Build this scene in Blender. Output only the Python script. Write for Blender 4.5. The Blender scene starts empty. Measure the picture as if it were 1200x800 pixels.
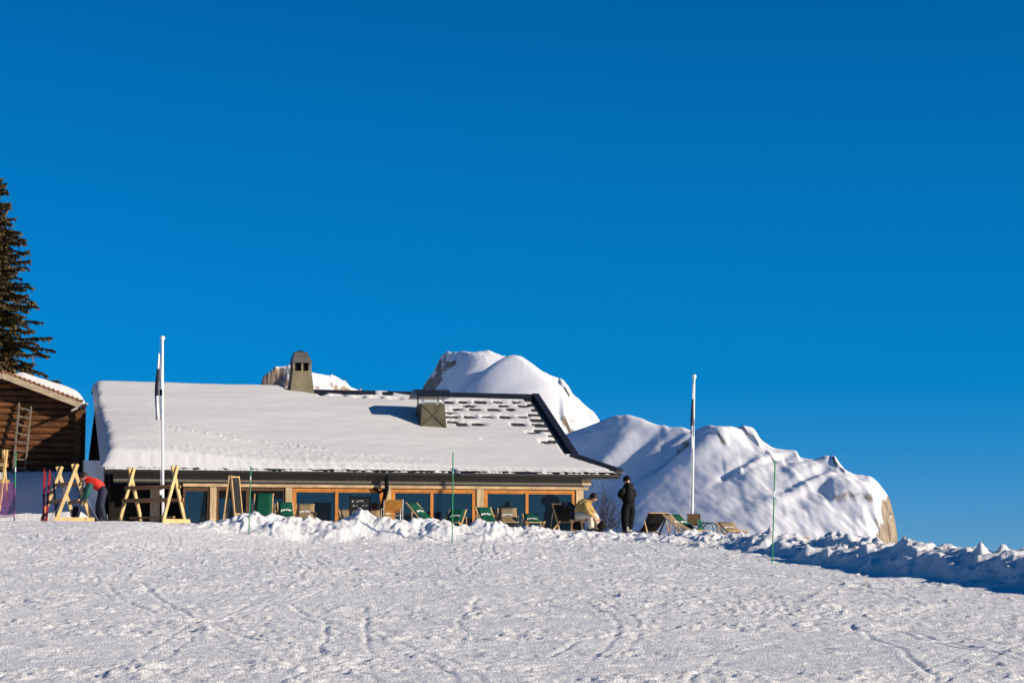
import bpy, bmesh, math, random
import numpy as np
from mathutils import Vector, Matrix

R = math.radians
random.seed(7)
SC = bpy.context.scene
COL = SC.collection

# ------------------------------------------------------------------ camera model
FPX = 2333.0                      # focal length in photo pixels (1200 wide)
ZC = -0.76                        # eye height, terrace level is about 0
PITCH = math.atan(250.0 / FPX)
CAM = Vector((0, 0, ZC))
UPV = Vector((0, -math.sin(PITCH), math.cos(PITCH)))
FWD = Vector((0, math.cos(PITCH), math.sin(PITCH)))


def ray(px, py):
    return Vector((1, 0, 0)) * ((px - 600) / FPX) + UPV * ((400 - py) / FPX) + FWD


def P(px, py, D):
    d = ray(px, py)
    return CAM + d * (D / d.y)


# ------------------------------------------------------------------ numpy noise
def _hash(ix, iy, seed):
    h = (ix.astype(np.int64) * 374761393 + iy.astype(np.int64) * 668265263 + seed * 982451653) & 0xFFFFFFFF
    h = ((h ^ (h >> 13)) * 1274126177) & 0xFFFFFFFF
    return (h ^ (h >> 16)) & 0xFFFFFFFF


def gnoise(x, y, seed=0):
    x = np.asarray(x, float); y = np.asarray(y, float)
    ix = np.floor(x); iy = np.floor(y)
    fx = x - ix; fy = y - iy
    u = fx * fx * fx * (fx * (fx * 6 - 15) + 10)
    v = fy * fy * fy * (fy * (fy * 6 - 15) + 10)

    def g(dx, dy):
        a = _hash(ix + dx, iy + dy, seed) / 4294967296.0 * 2 * np.pi
        return np.cos(a) * (fx - dx) + np.sin(a) * (fy - dy)
    a = g(0, 0); b = g(1, 0); c = g(0, 1); d = g(1, 1)
    return ((a + (b - a) * u) * (1 - v) + (c + (d - c) * u) * v) * 1.5


def fbm(x, y, seed=0, oct=4, gain=.5, lac=2.03):
    s = 0; a = 1; f = 1
    for k in range(oct):
        s = s + a * gnoise(x * f + 17.3 * k, y * f - 9.1 * k, seed + k)
        a *= gain; f *= lac
    return s


def sst(a, b, x):
    t = np.clip((np.asarray(x, float) - a) / (b - a), 0, 1)
    return t * t * (3 - 2 * t)


# ------------------------------------------------------------------ mesh helpers
class MB:
    def __init__(s):
        s.v = []; s.f = []; s.mi = []; s.sm = []

    def add(s, vs, fs, mi=0, smooth=False):
        b = len(s.v)
        s.v += [tuple(v) for v in vs]
        for f in fs:
            s.f.append(tuple(i + b for i in f)); s.mi.append(mi); s.sm.append(smooth)

    def hexa(s, c, mi=0):
        """eight corners: bottom 0-3 ccw, top 4-7"""
        s.add(c, [(3, 2, 1, 0), (4, 5, 6, 7), (0, 1, 5, 4), (1, 2, 6, 5), (2, 3, 7, 6), (3, 0, 4, 7)], mi)

    def box(s, c, size, rot=None, mi=0):
        hx, hy, hz = size[0] / 2, size[1] / 2, size[2] / 2
        cs = [(-hx, -hy, -hz), (hx, -hy, -hz), (hx, hy, -hz), (-hx, hy, -hz), (-hx, -hy, hz), (hx, -hy, hz), (hx, hy, hz), (-hx, hy, hz)]
        out = []
        for q in cs:
            q = Vector(q)
            if rot is not None: q = rot @ q
            out.append(q + Vector(c))
        s.hexa(out, mi)

    def bar(s, a, b, w, h, side=None, mi=0):
        """board from a to b, w across (along side), h the other way"""
        a = Vector(a); b = Vector(b)
        d = (b - a).normalized()
        if side is None:
            side = Vector((0, 0, 1)).cross(d)
            if side.length < 1e-4: side = Vector((1, 0, 0))
        side = Vector(side); side = (side - d * side.dot(d)).normalized()
        up = d.cross(side)
        S = side * w / 2; U = up * h / 2
        s.hexa([a - S - U, a + S - U, a + S + U, a - S + U, b - S - U, b + S - U, b + S + U, b - S + U], mi)

    def tube(s, pts, rad, n=8, mi=0, caps=True):
        pts = [Vector(p) for p in pts]
        if not hasattr(rad, '__len__'): rad = [rad] * len(pts)
        rings = []
        ref = None
        for i, p in enumerate(pts):
            if i == 0: d = pts[1] - p
            elif i == len(pts) - 1: d = p - pts[i - 1]
            else: d = (pts[i + 1] - p).normalized() + (p - pts[i - 1]).normalized()
            d.normalize()
            if ref is None:
                ref = Vector((0, 0, 1)).cross(d)
                if ref.length < 1e-3: ref = Vector((1, 0, 0))
            ref = (ref - d * ref.dot(d)).normalized()
            bi = d.cross(ref)
            rings.append([p + (ref * math.cos(2 * math.pi * k / n) + bi * math.sin(2 * math.pi * k / n)) * rad[i] for k in range(n)])
        vs = [q for r in rings for q in r]
        fs = []
        for i in range(len(rings) - 1):
            for k in range(n):
                fs.append((i * n + k, i * n + (k + 1) % n, (i + 1) * n + (k + 1) % n, (i + 1) * n + k))
        s.add(vs, fs, mi, True)
        if caps:
            s.add(rings[0], [tuple(reversed(range(n)))], mi); s.add(rings[-1], [tuple(range(n))], mi)

    def ball(s, c, r, n=10, m=7, mi=0):
        if not hasattr(r, '__len__'): r = (r, r, r)
        vs = []; fs = []
        for i in range(m + 1):
            th = math.pi * i / m
            for k in range(n):
                ph = 2 * math.pi * k / n
                vs.append((c[0] + r[0] * math.sin(th) * math.cos(ph), c[1] + r[1] * math.sin(th) * math.sin(ph), c[2] + r[2] * math.cos(th)))
        for i in range(m):
            for k in range(n):
                fs.append((i * n + k, (i + 1) * n + k, (i + 1) * n + (k + 1) % n, i * n + (k + 1) % n))
        s.add(vs, fs, mi, True)

    def build(s, name, mats, parent=None, smooth=None, loc=None):
        me = bpy.data.meshes.new(name)
        me.from_pydata(s.v, [], s.f)
        if not isinstance(mats, (list, tuple)): mats = [mats]
        for m in mats: me.materials.append(m)
        me.polygons.foreach_set('material_index', s.mi)
        me.polygons.foreach_set('use_smooth', [(x if smooth is None else smooth) for x in s.sm])
        me.update()
        o = bpy.data.objects.new(name, me)
        COL.objects.link(o)
        if parent is not None: o.parent = parent
        if loc is not None: o.location = loc
        return o


def grid_mesh(name, X, Y, Z, mats, parent=None, keep=None, smooth=True):
    """X,Y,Z 2D arrays (rows, cols)"""
    r, c = X.shape
    co = np.stack([X, Y, Z], -1).reshape(-1, 3)
    idx = np.arange(r * c).reshape(r, c)
    q = np.stack([idx[:-1, :-1], idx[:-1, 1:], idx[1:, 1:], idx[1:, :-1]], -1).reshape(-1, 4)
    if keep is not None: q = q[keep.reshape(-1)]
    me = bpy.data.meshes.new(name)
    me.vertices.add(len(co)); me.vertices.foreach_set('co', co.ravel())
    me.loops.add(len(q) * 4); me.loops.foreach_set('vertex_index', q.ravel().astype(np.int32))
    me.polygons.add(len(q)); me.polygons.foreach_set('loop_start', (np.arange(len(q)) * 4).astype(np.int32))
    me.polygons.foreach_set('use_smooth', np.full(len(q), smooth))
    for m in (mats if isinstance(mats, (list, tuple)) else [mats]): me.materials.append(m)
    me.update(calc_edges=True); me.validate()
    o = bpy.data.objects.new(name, me); COL.objects.link(o)
    if parent is not None: o.parent = parent
    return o


def tag(o, label=None, cat=None, group=None, kind=None):
    if label: o['label'] = label
    if cat: o['category'] = cat
    if group: o['group'] = group
    if kind: o['kind'] = kind
    return o


def thing(name, label, cat, loc=(0, 0, 0), rz=0, group=None):
    o = bpy.data.objects.new(name, None); COL.objects.link(o)
    o.empty_display_size = .2
    o.location = loc; o.rotation_euler = (0, 0, rz)
    return tag(o, label, cat, group)


def skin(joints, edges, sub=2):
    """joints: list of (co, radius) -> (verts, faces) of a smooth continuous body"""
    me = bpy.data.meshes.new('tmp')
    me.from_pydata([j[0] for j in joints], edges, [])
    o = bpy.data.objects.new('tmp', me); COL.objects.link(o)
    m = o.modifiers.new('s', 'SKIN')
    m.use_smooth_shade = True
    for i, j in enumerate(joints):
        r = j[1]
        r = (r, r) if not hasattr(r, '__len__') else r
        me.skin_vertices[0].data[i].radius = r
        me.skin_vertices[0].data[i].use_root = (i == 0)
    s = o.modifiers.new('d', 'SUBSURF'); s.levels = sub; s.render_levels = sub
    dg = bpy.context.evaluated_depsgraph_get()
    ev = o.evaluated_get(dg)
    t = ev.to_mesh()
    vs = [tuple(v.co) for v in t.vertices]; fs = [tuple(p.vertices) for p in t.polygons]
    ev.to_mesh_clear()
    bpy.data.objects.remove(o); bpy.data.meshes.remove(me)
    return vs, fs


def text_mesh(s, size, shear=0.0):
    cu = bpy.data.curves.new('t', 'FONT'); cu.body = s; cu.size = size; cu.shear = shear
    cu.align_x = 'CENTER'; cu.align_y = 'CENTER'; cu.resolution_u = 3; cu.offset = .004
    o = bpy.data.objects.new('t', cu); COL.objects.link(o)
    dg = bpy.context.evaluated_depsgraph_get()
    ev = o.evaluated_get(dg); t = ev.to_mesh()
    vs = [tuple(v.co) for v in t.vertices]; fs = [tuple(p.vertices) for p in t.polygons]
    ev.to_mesh_clear(); bpy.data.objects.remove(o); bpy.data.curves.remove(cu)
    return vs, fs


# ------------------------------------------------------------------ materials
def mat(name, col, rough=.6, spec=.4, metal=0.0, var=0.0, vscale=8.0, bump=0.0, bscale=30.0, stretch=(1, 1, 1), col2=None):
    m = bpy.data.materials.new(name); m.use_nodes = True
    nt = m.node_tree; b = nt.nodes['Principled BSDF']
    b.inputs['Base Color'].default_value = (*col, 1)
    b.inputs['Roughness'].default_value = rough
    b.inputs['Specular IOR Level'].default_value = spec
    b.inputs['Metallic'].default_value = metal
    if var or bump or col2:
        tc = nt.nodes.new('ShaderNodeTexCoord'); mp = nt.nodes.new('ShaderNodeMapping')
        mp.inputs['Scale'].default_value = stretch
        nt.links.new(tc.outputs['Object'], mp.inputs['Vector'])
        if var or col2:
            n = nt.nodes.new('ShaderNodeTexNoise'); n.inputs['Scale'].default_value = vscale; n.inputs['Detail'].default_value = 5
            nt.links.new(mp.outputs[0], n.inputs['Vector'])
            rp = nt.nodes.new('ShaderNodeValToRGB')
            c2 = col2 if col2 else tuple(min(1, c * (1 + var)) for c in col)
            c1 = col if col2 else tuple(c * (1 - var) for c in col)
            rp.color_ramp.elements[0].position = .32; rp.color_ramp.elements[0].color = (*c1, 1)
            rp.color_ramp.elements[1].position = .68; rp.color_ramp.elements[1].color = (*c2, 1)
            nt.links.new(n.outputs['Fac'], rp.inputs['Fac']); nt.links.new(rp.outputs[0], b.inputs['Base Color'])
        if bump:
            n2 = nt.nodes.new('ShaderNodeTexNoise'); n2.inputs['Scale'].default_value = bscale; n2.inputs['Detail'].default_value = 4
            nt.links.new(mp.outputs[0], n2.inputs['Vector'])
            bp = nt.nodes.new('ShaderNodeBump'); bp.inputs['Strength'].default_value = bump; bp.inputs['Distance'].default_value = .02
            nt.links.new(n2.outputs['Fac'], bp.inputs['Height']); nt.links.new(bp.outputs[0], b.inputs['Normal'])
    return m


def snow_mat(name, col=(.82, .82, .83), bumps=((9, .5, .03), (45, .4, .012)), rough=.55, spec=.25):
    m = bpy.data.materials.new(name); m.use_nodes = True
    nt = m.node_tree; b = nt.nodes['Principled BSDF']
    b.inputs['Base Color'].default_value = (*col, 1)
    b.inputs['Roughness'].default_value = rough; b.inputs['Specular IOR Level'].default_value = spec
    tc = nt.nodes.new('ShaderNodeTexCoord')
    prev = None
    for sc, st, ds in bumps:
        n = nt.nodes.new('ShaderNodeTexNoise'); n.inputs['Scale'].default_value = sc; n.inputs['Detail'].default_value = 4; n.inputs['Roughness'].default_value = .6
        nt.links.new(tc.outputs['Object'], n.inputs['Vector'])
        bp = nt.nodes.new('ShaderNodeBump'); bp.inputs['Strength'].default_value = st; bp.inputs['Distance'].default_value = ds
        nt.links.new(n.outputs['Fac'], bp.inputs['Height'])
        if prev is not None: nt.links.new(prev.outputs[0], bp.inputs['Normal'])
        prev = bp
    if prev is not None: nt.links.new(prev.outputs[0], b.inputs['Normal'])
    return m


def mountain_mat(name, lo, hi, bump_scale, bump_d, rock=(.30, .235, .16)):
    """snow on what lies flat enough, bare rock where the face is steep"""
    m = snow_mat(name, (.80, .80, .82), ((bump_scale, .04, bump_d), (bump_scale * 6, .25, bump_d * .2)))
    nt = m.node_tree; b = nt.nodes['Principled BSDF']
    g = nt.nodes.new('ShaderNodeNewGeometry'); sp = nt.nodes.new('ShaderNodeSeparateXYZ')
    nt.links.new(g.outputs['True Normal'], sp.inputs[0])
    tc = nt.nodes.new('ShaderNodeTexCoord')
    n = nt.nodes.new('ShaderNodeTexNoise'); n.inputs['Scale'].default_value = bump_scale * 2; n.inputs['Detail'].default_value = 6
    nt.links.new(tc.outputs['Object'], n.inputs['Vector'])
    ad = nt.nodes.new('ShaderNodeMath'); ad.operation = 'MULTIPLY_ADD'; ad.inputs[1].default_value = .35
    nt.links.new(n.outputs['Fac'], ad.inputs[0]); nt.links.new(sp.outputs['Z'], ad.inputs[2])
    mr = nt.nodes.new('ShaderNodeMapRange'); mr.inputs['From Min'].default_value = (lo + hi) / 2 + .14; mr.inputs['From Max'].default_value = (lo + hi) / 2 + .20
    nt.links.new(ad.outputs[0], mr.inputs['Value'])
    rk = nt.nodes.new('ShaderNodeValToRGB')
    rk.color_ramp.elements[0].position = .35; rk.color_ramp.elements[0].color = (rock[0] * .55, rock[1] * .55, rock[2] * .6, 1)
    rk.color_ramp.elements[1].position = .65; rk.color_ramp.elements[1].color = (*rock, 1)
    mp = nt.nodes.new('ShaderNodeMapping'); mp.inputs['Scale'].default_value = (1, 1, .35)
    n2 = nt.nodes.new('ShaderNodeTexNoise'); n2.inputs['Scale'].default_value = bump_scale * 5; n2.inputs['Detail'].default_value = 6
    nt.links.new(tc.outputs['Object'], mp.inputs['Vector']); nt.links.new(mp.outputs[0], n2.inputs['Vector'])
    nt.links.new(n2.outputs['Fac'], rk.inputs['Fac'])
    mx = nt.nodes.new('ShaderNodeMix'); mx.data_type = 'RGBA'
    nt.links.new(mr.outputs[0], mx.inputs['Factor']); nt.links.new(rk.outputs[0], mx.inputs[6]); mx.inputs[7].default_value = (.80, .80, .82, 1)
    nt.links.new(mx.outputs[2], b.inputs['Base Color'])
    return m


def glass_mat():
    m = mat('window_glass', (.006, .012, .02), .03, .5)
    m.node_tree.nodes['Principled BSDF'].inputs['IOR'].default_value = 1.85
    return m


M = {}
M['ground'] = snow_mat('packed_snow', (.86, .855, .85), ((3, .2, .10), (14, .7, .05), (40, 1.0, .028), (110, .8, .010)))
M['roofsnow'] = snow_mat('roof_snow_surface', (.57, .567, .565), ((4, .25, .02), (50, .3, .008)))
M['slate'] = mat('dark_roof_metal', (.030, .032, .030), .5, .4, var=.4, vscale=3, bump=.3, bscale=12)
M['trim'] = mat('black_trim', (.016, .017, .020), .35, .5, var=.2)
M['gutter'] = mat('dark_brown_gutter', (.014, .011, .009), .45, .5, var=.3)
M['fascia'] = mat('grey_olive_board', (.130, .112, .080), .7, .3, var=.18, vscale=3, bump=.25, bscale=14, stretch=(6, 6, .6))
M['beam'] = mat('pale_weathered_timber', (.52, .36, .19), .7, .3, var=.28, vscale=2.5, bump=.3, bscale=20, stretch=(.6, 4, 4))
M['post'] = mat('pale_timber_post', (.50, .37, .21), .7, .3, var=.3, vscale=4, bump=.3, bscale=20, stretch=(4, 4, .6))
M['frame'] = mat('orange_window_wood', (.50, .185, .030), .45, .4, var=.2, vscale=5)
M['frame_in'] = mat('dark_window_wood', (.10, .045, .018), .5, .4, var=.3)
M['glass'] = glass_mat()
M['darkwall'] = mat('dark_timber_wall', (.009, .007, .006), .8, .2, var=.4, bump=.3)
M['concrete'] = mat('olive_concrete', (.165, .142, .090), .8, .25, var=.25, vscale=2.5, bump=.4, bscale=25)
M['concrete_dark'] = mat('dark_olive_cladding', (.085, .076, .047), .6, .3, var=.3, vscale=2.5, bump=.3)
M['capmetal'] = mat('grey_cap_sheet', (.085, .080, .074), .45, .5, var=.2)
M['black'] = mat('matt_black', (.006, .006, .006), .9, .1)
M['log'] = mat('brown_log', (.17, .068, .022), .75, .25, bump=.5, bscale=10, vscale=2.2, stretch=(.35, 3, 3), col2=(.05, .020, .008))
M['tile'] = mat('red_brown_tile', (.30, .125, .05), .7, .3, col2=(.14, .06, .03), vscale=7, bump=.4)
M['verge'] = mat('grey_verge_board', (.36, .28, .19), .75, .3, var=.3, stretch=(.4, 4, 4), vscale=4)
M['oldwood'] = mat('grey_old_wood', (.17, .135, .10), .8, .2, var=.3, vscale=6)
M['rackwood'] = mat('yellow_pine', (.58, .385, .165), .6, .35, var=.22, vscale=4, bump=.25, bscale=16, stretch=(3, 3, .7))
M['rackrail'] = mat('brown_rail_wood', (.30, .165, .075), .7, .3, var=.3, vscale=5, stretch=(.6, 3, 3))
M['chairwood'] = mat('deckchair_wood', (.58, .37, .17), .55, .4, var=.25, vscale=9)
M['green'] = mat('green_canvas', (.003, .068, .038), .75, .2, var=.15, vscale=6, bump=.2, bscale=200)
M['tan'] = mat('tan_canvas', (.245, .175, .095), .8, .2, var=.15, vscale=6, bump=.2, bscale=200)
M['brown'] = mat('brown_canvas', (.095, .052, .028), .8, .2, var=.2, vscale=6, bump=.2, bscale=200)
M['blackcloth'] = mat('black_canvas', (.010, .009, .009), .8, .2, var=.2, bump=.2, bscale=90)
M['orange'] = mat('orange_canvas', (.56, .25, .045), .75, .2, var=.15)
M['white'] = mat('white_print', (.80, .80, .76), .7, .3)
M['whitepaint'] = mat('white_pole_paint', (.80, .80, .79), .35, .5, var=.04)
M['polegreen'] = mat('green_pole_paint', (.02, .24, .085), .4, .5, var=.1)
M['polepurple'] = mat('purple_net_plastic', (.20, .035, .155), .5, .4, var=.15)
M['steel'] = mat('pale_tube_steel', (.55, .53, .50), .35, .5, metal=.6)
M['teal'] = mat('teal_tube_paint', (.012, .12, .115), .4, .5)
M['chalk'] = mat('chalkboard_slate', (.012, .014, .014), .6, .3, var=.2)
M['chalkink'] = mat('chalk_strokes', (.50, .50, .48), .9, .1)
M['panel'] = mat('pale_panel', (.78, .80, .82), .6, .3, var=.06, bump=.3, bscale=8)
M['skin'] = mat('skin', (.50, .27, .18), .5, .4, var=.06)
M['hair'] = mat('dark_hair', (.016, .011, .009), .6, .3)
M['jacket_black'] = mat('black_jacket', (.006, .0055, .0055), .75, .15, var=.2, bump=.5, bscale=14)
M['trouser_black'] = mat('black_trousers', (.005, .005, .006), .75, .15, var=.2, bump=.5, bscale=12)
M['jacket_tan'] = mat('mustard_jacket', (.42, .27, .085), .75, .2, var=.15, bump=.5, bscale=14)
M['trouser_cream'] = mat('cream_trousers', (.66, .56, .42), .75, .2, var=.1, bump=.5, bscale=14)
M['teal_cloth'] = mat('dark_teal_sleeve', (.016, .075, .072), .7, .3, var=.15, bump=.4, bscale=14)
M['red'] = mat('red_vest', (.66, .03, .015), .6, .3, var=.1, bump=.4, bscale=14)
M['orangecloth'] = mat('orange_cloth', (.72, .15, .025), .65, .3, var=.12, bump=.4)
M['navy'] = mat('navy_cloth', (.012, .016, .032), .7, .3, var=.2, bump=.4, bscale=14)
M['boot'] = mat('black_ski_boot', (.012, .012, .013), .35, .5)
M['bootgrey'] = mat('grey_boot_shell', (.36, .34, .31), .4, .5, var=.2)
M['bark'] = mat('spruce_bark', (.075, .05, .035), .9, .1, var=.3, bump=.6)
M['needles'] = mat('spruce_needles', (.050, .048, .018), .7, .25, col2=(.125, .080, .032), vscale=1.1)
M['twig'] = mat('bare_twig', (.05, .034, .026), .9, .1, var=.3)
M['ski_red'] = mat('red_ski_topsheet', (.42, .03, .03), .3, .5)
M['ski_dark'] = mat('dark_ski_topsheet', (.03, .035, .05), .3, .5)
M['ski_pale'] = mat('pale_ski_topsheet', (.55, .52, .46), .3, .5)
M['alu'] = mat('ski_pole_aluminium', (.42, .42, .42), .35, .5, metal=.7)

# ------------------------------------------------------------------ hut axes
A15 = R(15)
HU = Vector((math.cos(A15), math.sin(A15), 0))
HN = Vector((-math.sin(A15), math.cos(A15), 0))
HO = Vector((-12.7, 63.0, 0))


def L(u, v, z):
    return HO + HU * u + HN * v + Vector((0, 0, z))


def ray_v(px, py, v):
    d = ray(px, py)
    t = (v - (CAM - HO).dot(HN)) / d.dot(HN)
    p = CAM + d * t
    return (p - HO).dot(HU), p.z


# ------------------------------------------------------------------ ground
CREST = [(218, 614, 58.0), (235, 611, 58.2), (252, 608, 58.3), (270, 607, 58.4), (290, 603, 58.4), (322, 604, 58.4), (350, 602, 58.4), (370, 607, 58.4), (400, 607, 58.4), (430, 606, 58.4),
         (450, 607, 58.4), (480, 611, 58.4), (500, 608, 58.4), (520, 606, 58.4), (540, 611, 58.4), (560, 610, 58.4), (580, 614, 58.4), (600, 616, 58.4), (640, 616, 58.4), (660, 619.5, 58.4), (700, 622.5, 58.4), (740, 624, 58.2), (780, 625, 57.5),
         (800, 622, 57.), (828, 623, 56.5), (845, 631, 55.5), (872, 634, 54), (890, 631, 53.2), (905, 624, 52.6), (925, 631, 52), (945, 635, 50.5), (965, 634, 49), (985, 629, 47.5), (1002, 630, 46.2), (1030, 638, 44.6),
         (1060, 638, 43.2), (1080, 634, 42.4), (1110, 640, 41.2), (1150, 642, 40), (1200, 643, 38.6), (1300, 645, 36), (1500, 648, 32), (1800, 650, 28)]
CP = np.array([tuple(P(*c)) for c in CREST])
TRACKS = [[(110, 675), (125, 685), (145, 705), (180, 717)], [(165, 680), (178, 697), (200, 710), (225, 720)],
          [(300, 706), (340, 710), (370, 720), (383, 735), (376, 765), (379, 774)], [(432, 718), (427, 745), (435, 765), (447, 776)],
          [(220, 758), (270, 761), (340, 780), (400, 785), (445, 798)], [(842, 772), (824, 780), (812, 803)], [(250, 735), (300, 752), (380, 760), (470, 770)],
          [(60, 745), (150, 739), (230, 752)], [(700, 715), (760, 728), (840, 731)], [(610, 704), (650, 712), (720, 720)], [(905, 706), (920, 716), (930, 722)], [(560, 700), (530, 742)], [(1000, 735), (1060, 765), (1100, 800)],
          [(640, 770), (700, 745), (800, 735)], [(1080, 700), (1140, 712), (1200, 716)]]


def base_z(x, y):
    slope = -3.16 + .0484 * np.minimum(y, 57.5)
    slope = slope + .62 * sst(-5, -11.5, x) * sst(44, 60, y)
    flat = -.12 + .32 * sst(-6, -11, x) - .26 * sst(3.85, 4.3, x) - .14 * sst(5.4, 6.2, x)
    z = slope + (flat - slope) * sst(57.0, 59.5, y)
    # bank piled against the chalet
    z = z + (1.95 - z) * sst(-12.6, -14.2, x) * sst(62.3, 65.3, y)
    # far off behind and to the side the hill drops away
    s = (x - 4.9) * .937 + (y - 53) * .35
    thr = 1.6 + 3.4 * sst(48, 57, y) + 6 * sst(60, 66, y)
    dr = np.maximum(0, s - thr)
    dr2 = np.maximum(0, y - 80)
    drop = .55 * np.sqrt(dr * dr + .5) - .55 * math.sqrt(.5) + .6 * dr2
    drop = np.minimum(drop, 24)
    z = z - drop
    return z


def crest_dist(x, y):
    best = np.full(x.shape, 1e9); zc = np.zeros(x.shape); sd = np.zeros(x.shape)
    for i in range(len(CP) - 1):
        a = CP[i]; b = CP[i + 1]
        d = b[:2] - a[:2]; l2 = d @ d
        t = np.clip(((x - a[0]) * d[0] + (y - a[1]) * d[1]) / l2, 0, 1)
        qx = a[0] + d[0] * t; qy = a[1] + d[1] * t
        dist = np.hypot(x - qx, y - qy)
        m = dist < best
        best = np.where(m, dist, best)
        zc = np.where(m, a[2] + (b[2] - a[2]) * t, zc)
        cr = d[0] * (y - a[1]) - d[1] * (x - a[0])      # >0: far side
        sd = np.where(m, np.sign(cr), sd)
    return best, zc, sd


def ground_z(x, y, detail=True):
    x = np.asarray(x, float); y = np.asarray(y, float)
    shp = x.shape
    x = x.ravel(); y = y.ravel()
    z = base_z(x, y)
    z0 = z.copy()
    near = (x > -13) & (x < 22) & (y > 20) & (y < 64)
    bw = np.zeros_like(z)
    if near.any():
        xs = x[near]; ys = y[near]
        d, zc, sd = crest_dist(xs, ys)
        wob = .35 * gnoise(xs * .9, ys * .9, 5)
        front = 1.75 - .35 * sst(4.2, 6, xs)
        w = np.where(sd > 0, 1.15, front)
        t = np.clip((d + wob * sst(.1, .6, d)) / w, 0, 1)
        prof = (1 - t * t) ** 1.6
        zz = z[near]
        up = np.maximum(zc - zz, -.05)
        zz2 = zz + up * prof
        z[near] = zz2
        bw[near] = prof * np.clip(up / .35, 0, 1)
    if detail:
        fade = 1 - sst(80, 120, np.hypot(x, y - 40))
        bump = .055 * fbm(x * .13 + .25 * y * .13, y * .85, 15, 2) * sst(60, 50, y) + .030 * gnoise(x * .35, y * .35, 1) + .014 * fbm(x * 1.1, y * 1.7, 11, 3)
        patch = .18 + 1.0 * sst(-.4, .5, fbm(x * .16, y * .60, 8, 3))
        rough = np.maximum(0, fbm(x * 2.3, y * 5.6, 21, 3) - .10) * .045 * patch
        rough2 = -np.maximum(0, fbm(x * 1.5, y * 4.4, 31, 3) - .36) * .060
        fine = (.012 * gnoise(x * 5.3, y * 8.5, 71) + .016 * gnoise(x * 10.7, y * 13.5, 72)) * patch
        fine = fine - .09 * np.maximum(0, gnoise(x * 2.2, y * 8.0, 74) - .52) + .10 * np.maximum(0, gnoise(x * 6.0, y * 8.0, 75) - .55)
        calm = 1 - .45 * sst(-6, -11, x) * sst(52, 58, y)
        z = z + fade * (bump + rough + rough2 + fine) * calm
        # long faint ski tracks in pairs
        mt = (y > 15) & (y < 58) & (np.abs(x) < 18) & ((x - 4.9) * .937 + (y - 53) * .35 < .2)
        xs = x[mt]; ys = y[mt]; acc = np.zeros_like(xs)
        rs_ = np.random.RandomState(12)
        for k in range(46):
            th = rs_.choice([rs_.uniform(-.5, .5), rs_.uniform(1.0, 2.1)], p=[.45, .55])
            A_ = rs_.uniform(.4, 2.2); kk = rs_.uniform(.10, .35); ph = rs_.uniform(0, 6.28)
            c_ = rs_.uniform(-17, 17) * math.cos(th) + rs_.uniform(17, 57) * math.sin(th)
            al = -xs * math.sin(th) + ys * math.cos(th)
            t = xs * math.cos(th) + ys * math.sin(th) + A_ * np.sin(kk * al + ph) - c_
            on = sst(-.15, .25, np.sin(al * rs_.uniform(.12, .4) + rs_.uniform(0, 6)) + .25) * rs_.uniform(.6, 1.3)
            for o_ in (0, rs_.uniform(.18, .42)):
                acc += on * (-.011 * np.exp(-((t - o_) / .032) ** 2) + .005 * np.exp(-((t - o_ - .08) / .04) ** 2))
        z[mt] += acc
        # tracks
        for tr in TRACKS:
            pts = []
            for px, py in tr:
                q = ray(px, py); s = .0484
                D = 21.0
                for _ in range(12):
                    D = max(10., min(58, float((base_z(np.array([q.x / q.y * D]), np.array([D]))[0] - ZC) / (q.z / q.y)))) if abs(q.z / q.y) > 1e-4 else D
                    D0 = D
                # direct solution on the plane z=-3.16+.0484 y
                D = (3.16 + ZC) / (.0484 - q.z / q.y)
                pts.append((q.x / q.y * D, D))
            bx0 = min(p[0] for p in pts) - .5; bx1 = max(p[0] for p in pts) + .5; by0 = min(p[1] for p in pts) - .5; by1 = max(p[1] for p in pts) + .5
            m = (x > bx0) & (x < bx1) & (y > by0) & (y < by1)
            if not m.any(): continue
            xs = x[m] + .06 * gnoise(x[m] * .8, y[m] * .8, 77); ys = y[m] + .06 * gnoise(x[m] * .8, y[m] * .8, 78)
            best = np.full(xs.shape, 1e9)
            for i in range(len(pts) - 1):
                a = np.array(pts[i]); b = np.array(pts[i + 1]); dd = b - a
                t = np.clip(((xs - a[0]) * dd[0] + (ys - a[1]) * dd[1]) / (dd @ dd), 0, 1)
                best = np.minimum(best, np.hypot(xs - a[0] - dd[0] * t, ys - a[1] - dd[1] * t))
            amp = .75 + .25 * sst(-.2, .3, gnoise(xs * .7, ys * .7, 55))
            z[m] += amp * (-.019 * np.exp(-(best / .030) ** 2) + .005 * np.exp(-((best - .09) / .05) ** 2))
        # lumps thrown up on the bank
        lump = .19 * fbm(x * 1.0, y * 1.3, 41, 2) + .13 * np.maximum(0, gnoise(x * 2.6, y * 2.6, 43) + .1) + .085 * np.maximum(0, gnoise(x * 4.6, y * 4.6, 45)) + .03 * gnoise(x * 7.5, y * 7.5, 46) - .13
        z = z + bw * lump * (1 - .38 * sst(3.6, 6.0, x))
        rt = sst(4.0, 5.5, x) * np.clip(bw * 4, 0, 1)
        z = z + rt * (.20 * np.maximum(0, gnoise(x * 1.7, y * 1.5, 65) - .05) + .12 * np.maximum(0, gnoise(x * 3.9, y * 3.6, 66) - .15))
        chunk = np.maximum(0, gnoise(x * 3.3, y * 3.3, 61) - .40) * .45
        z = z + np.clip(bw * 3, 0, 1) * .5 * chunk
    return z.reshape(shp)


def gz(x, y):
    return float(ground_z(np.array([x]), np.array([y]))[0])


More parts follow.
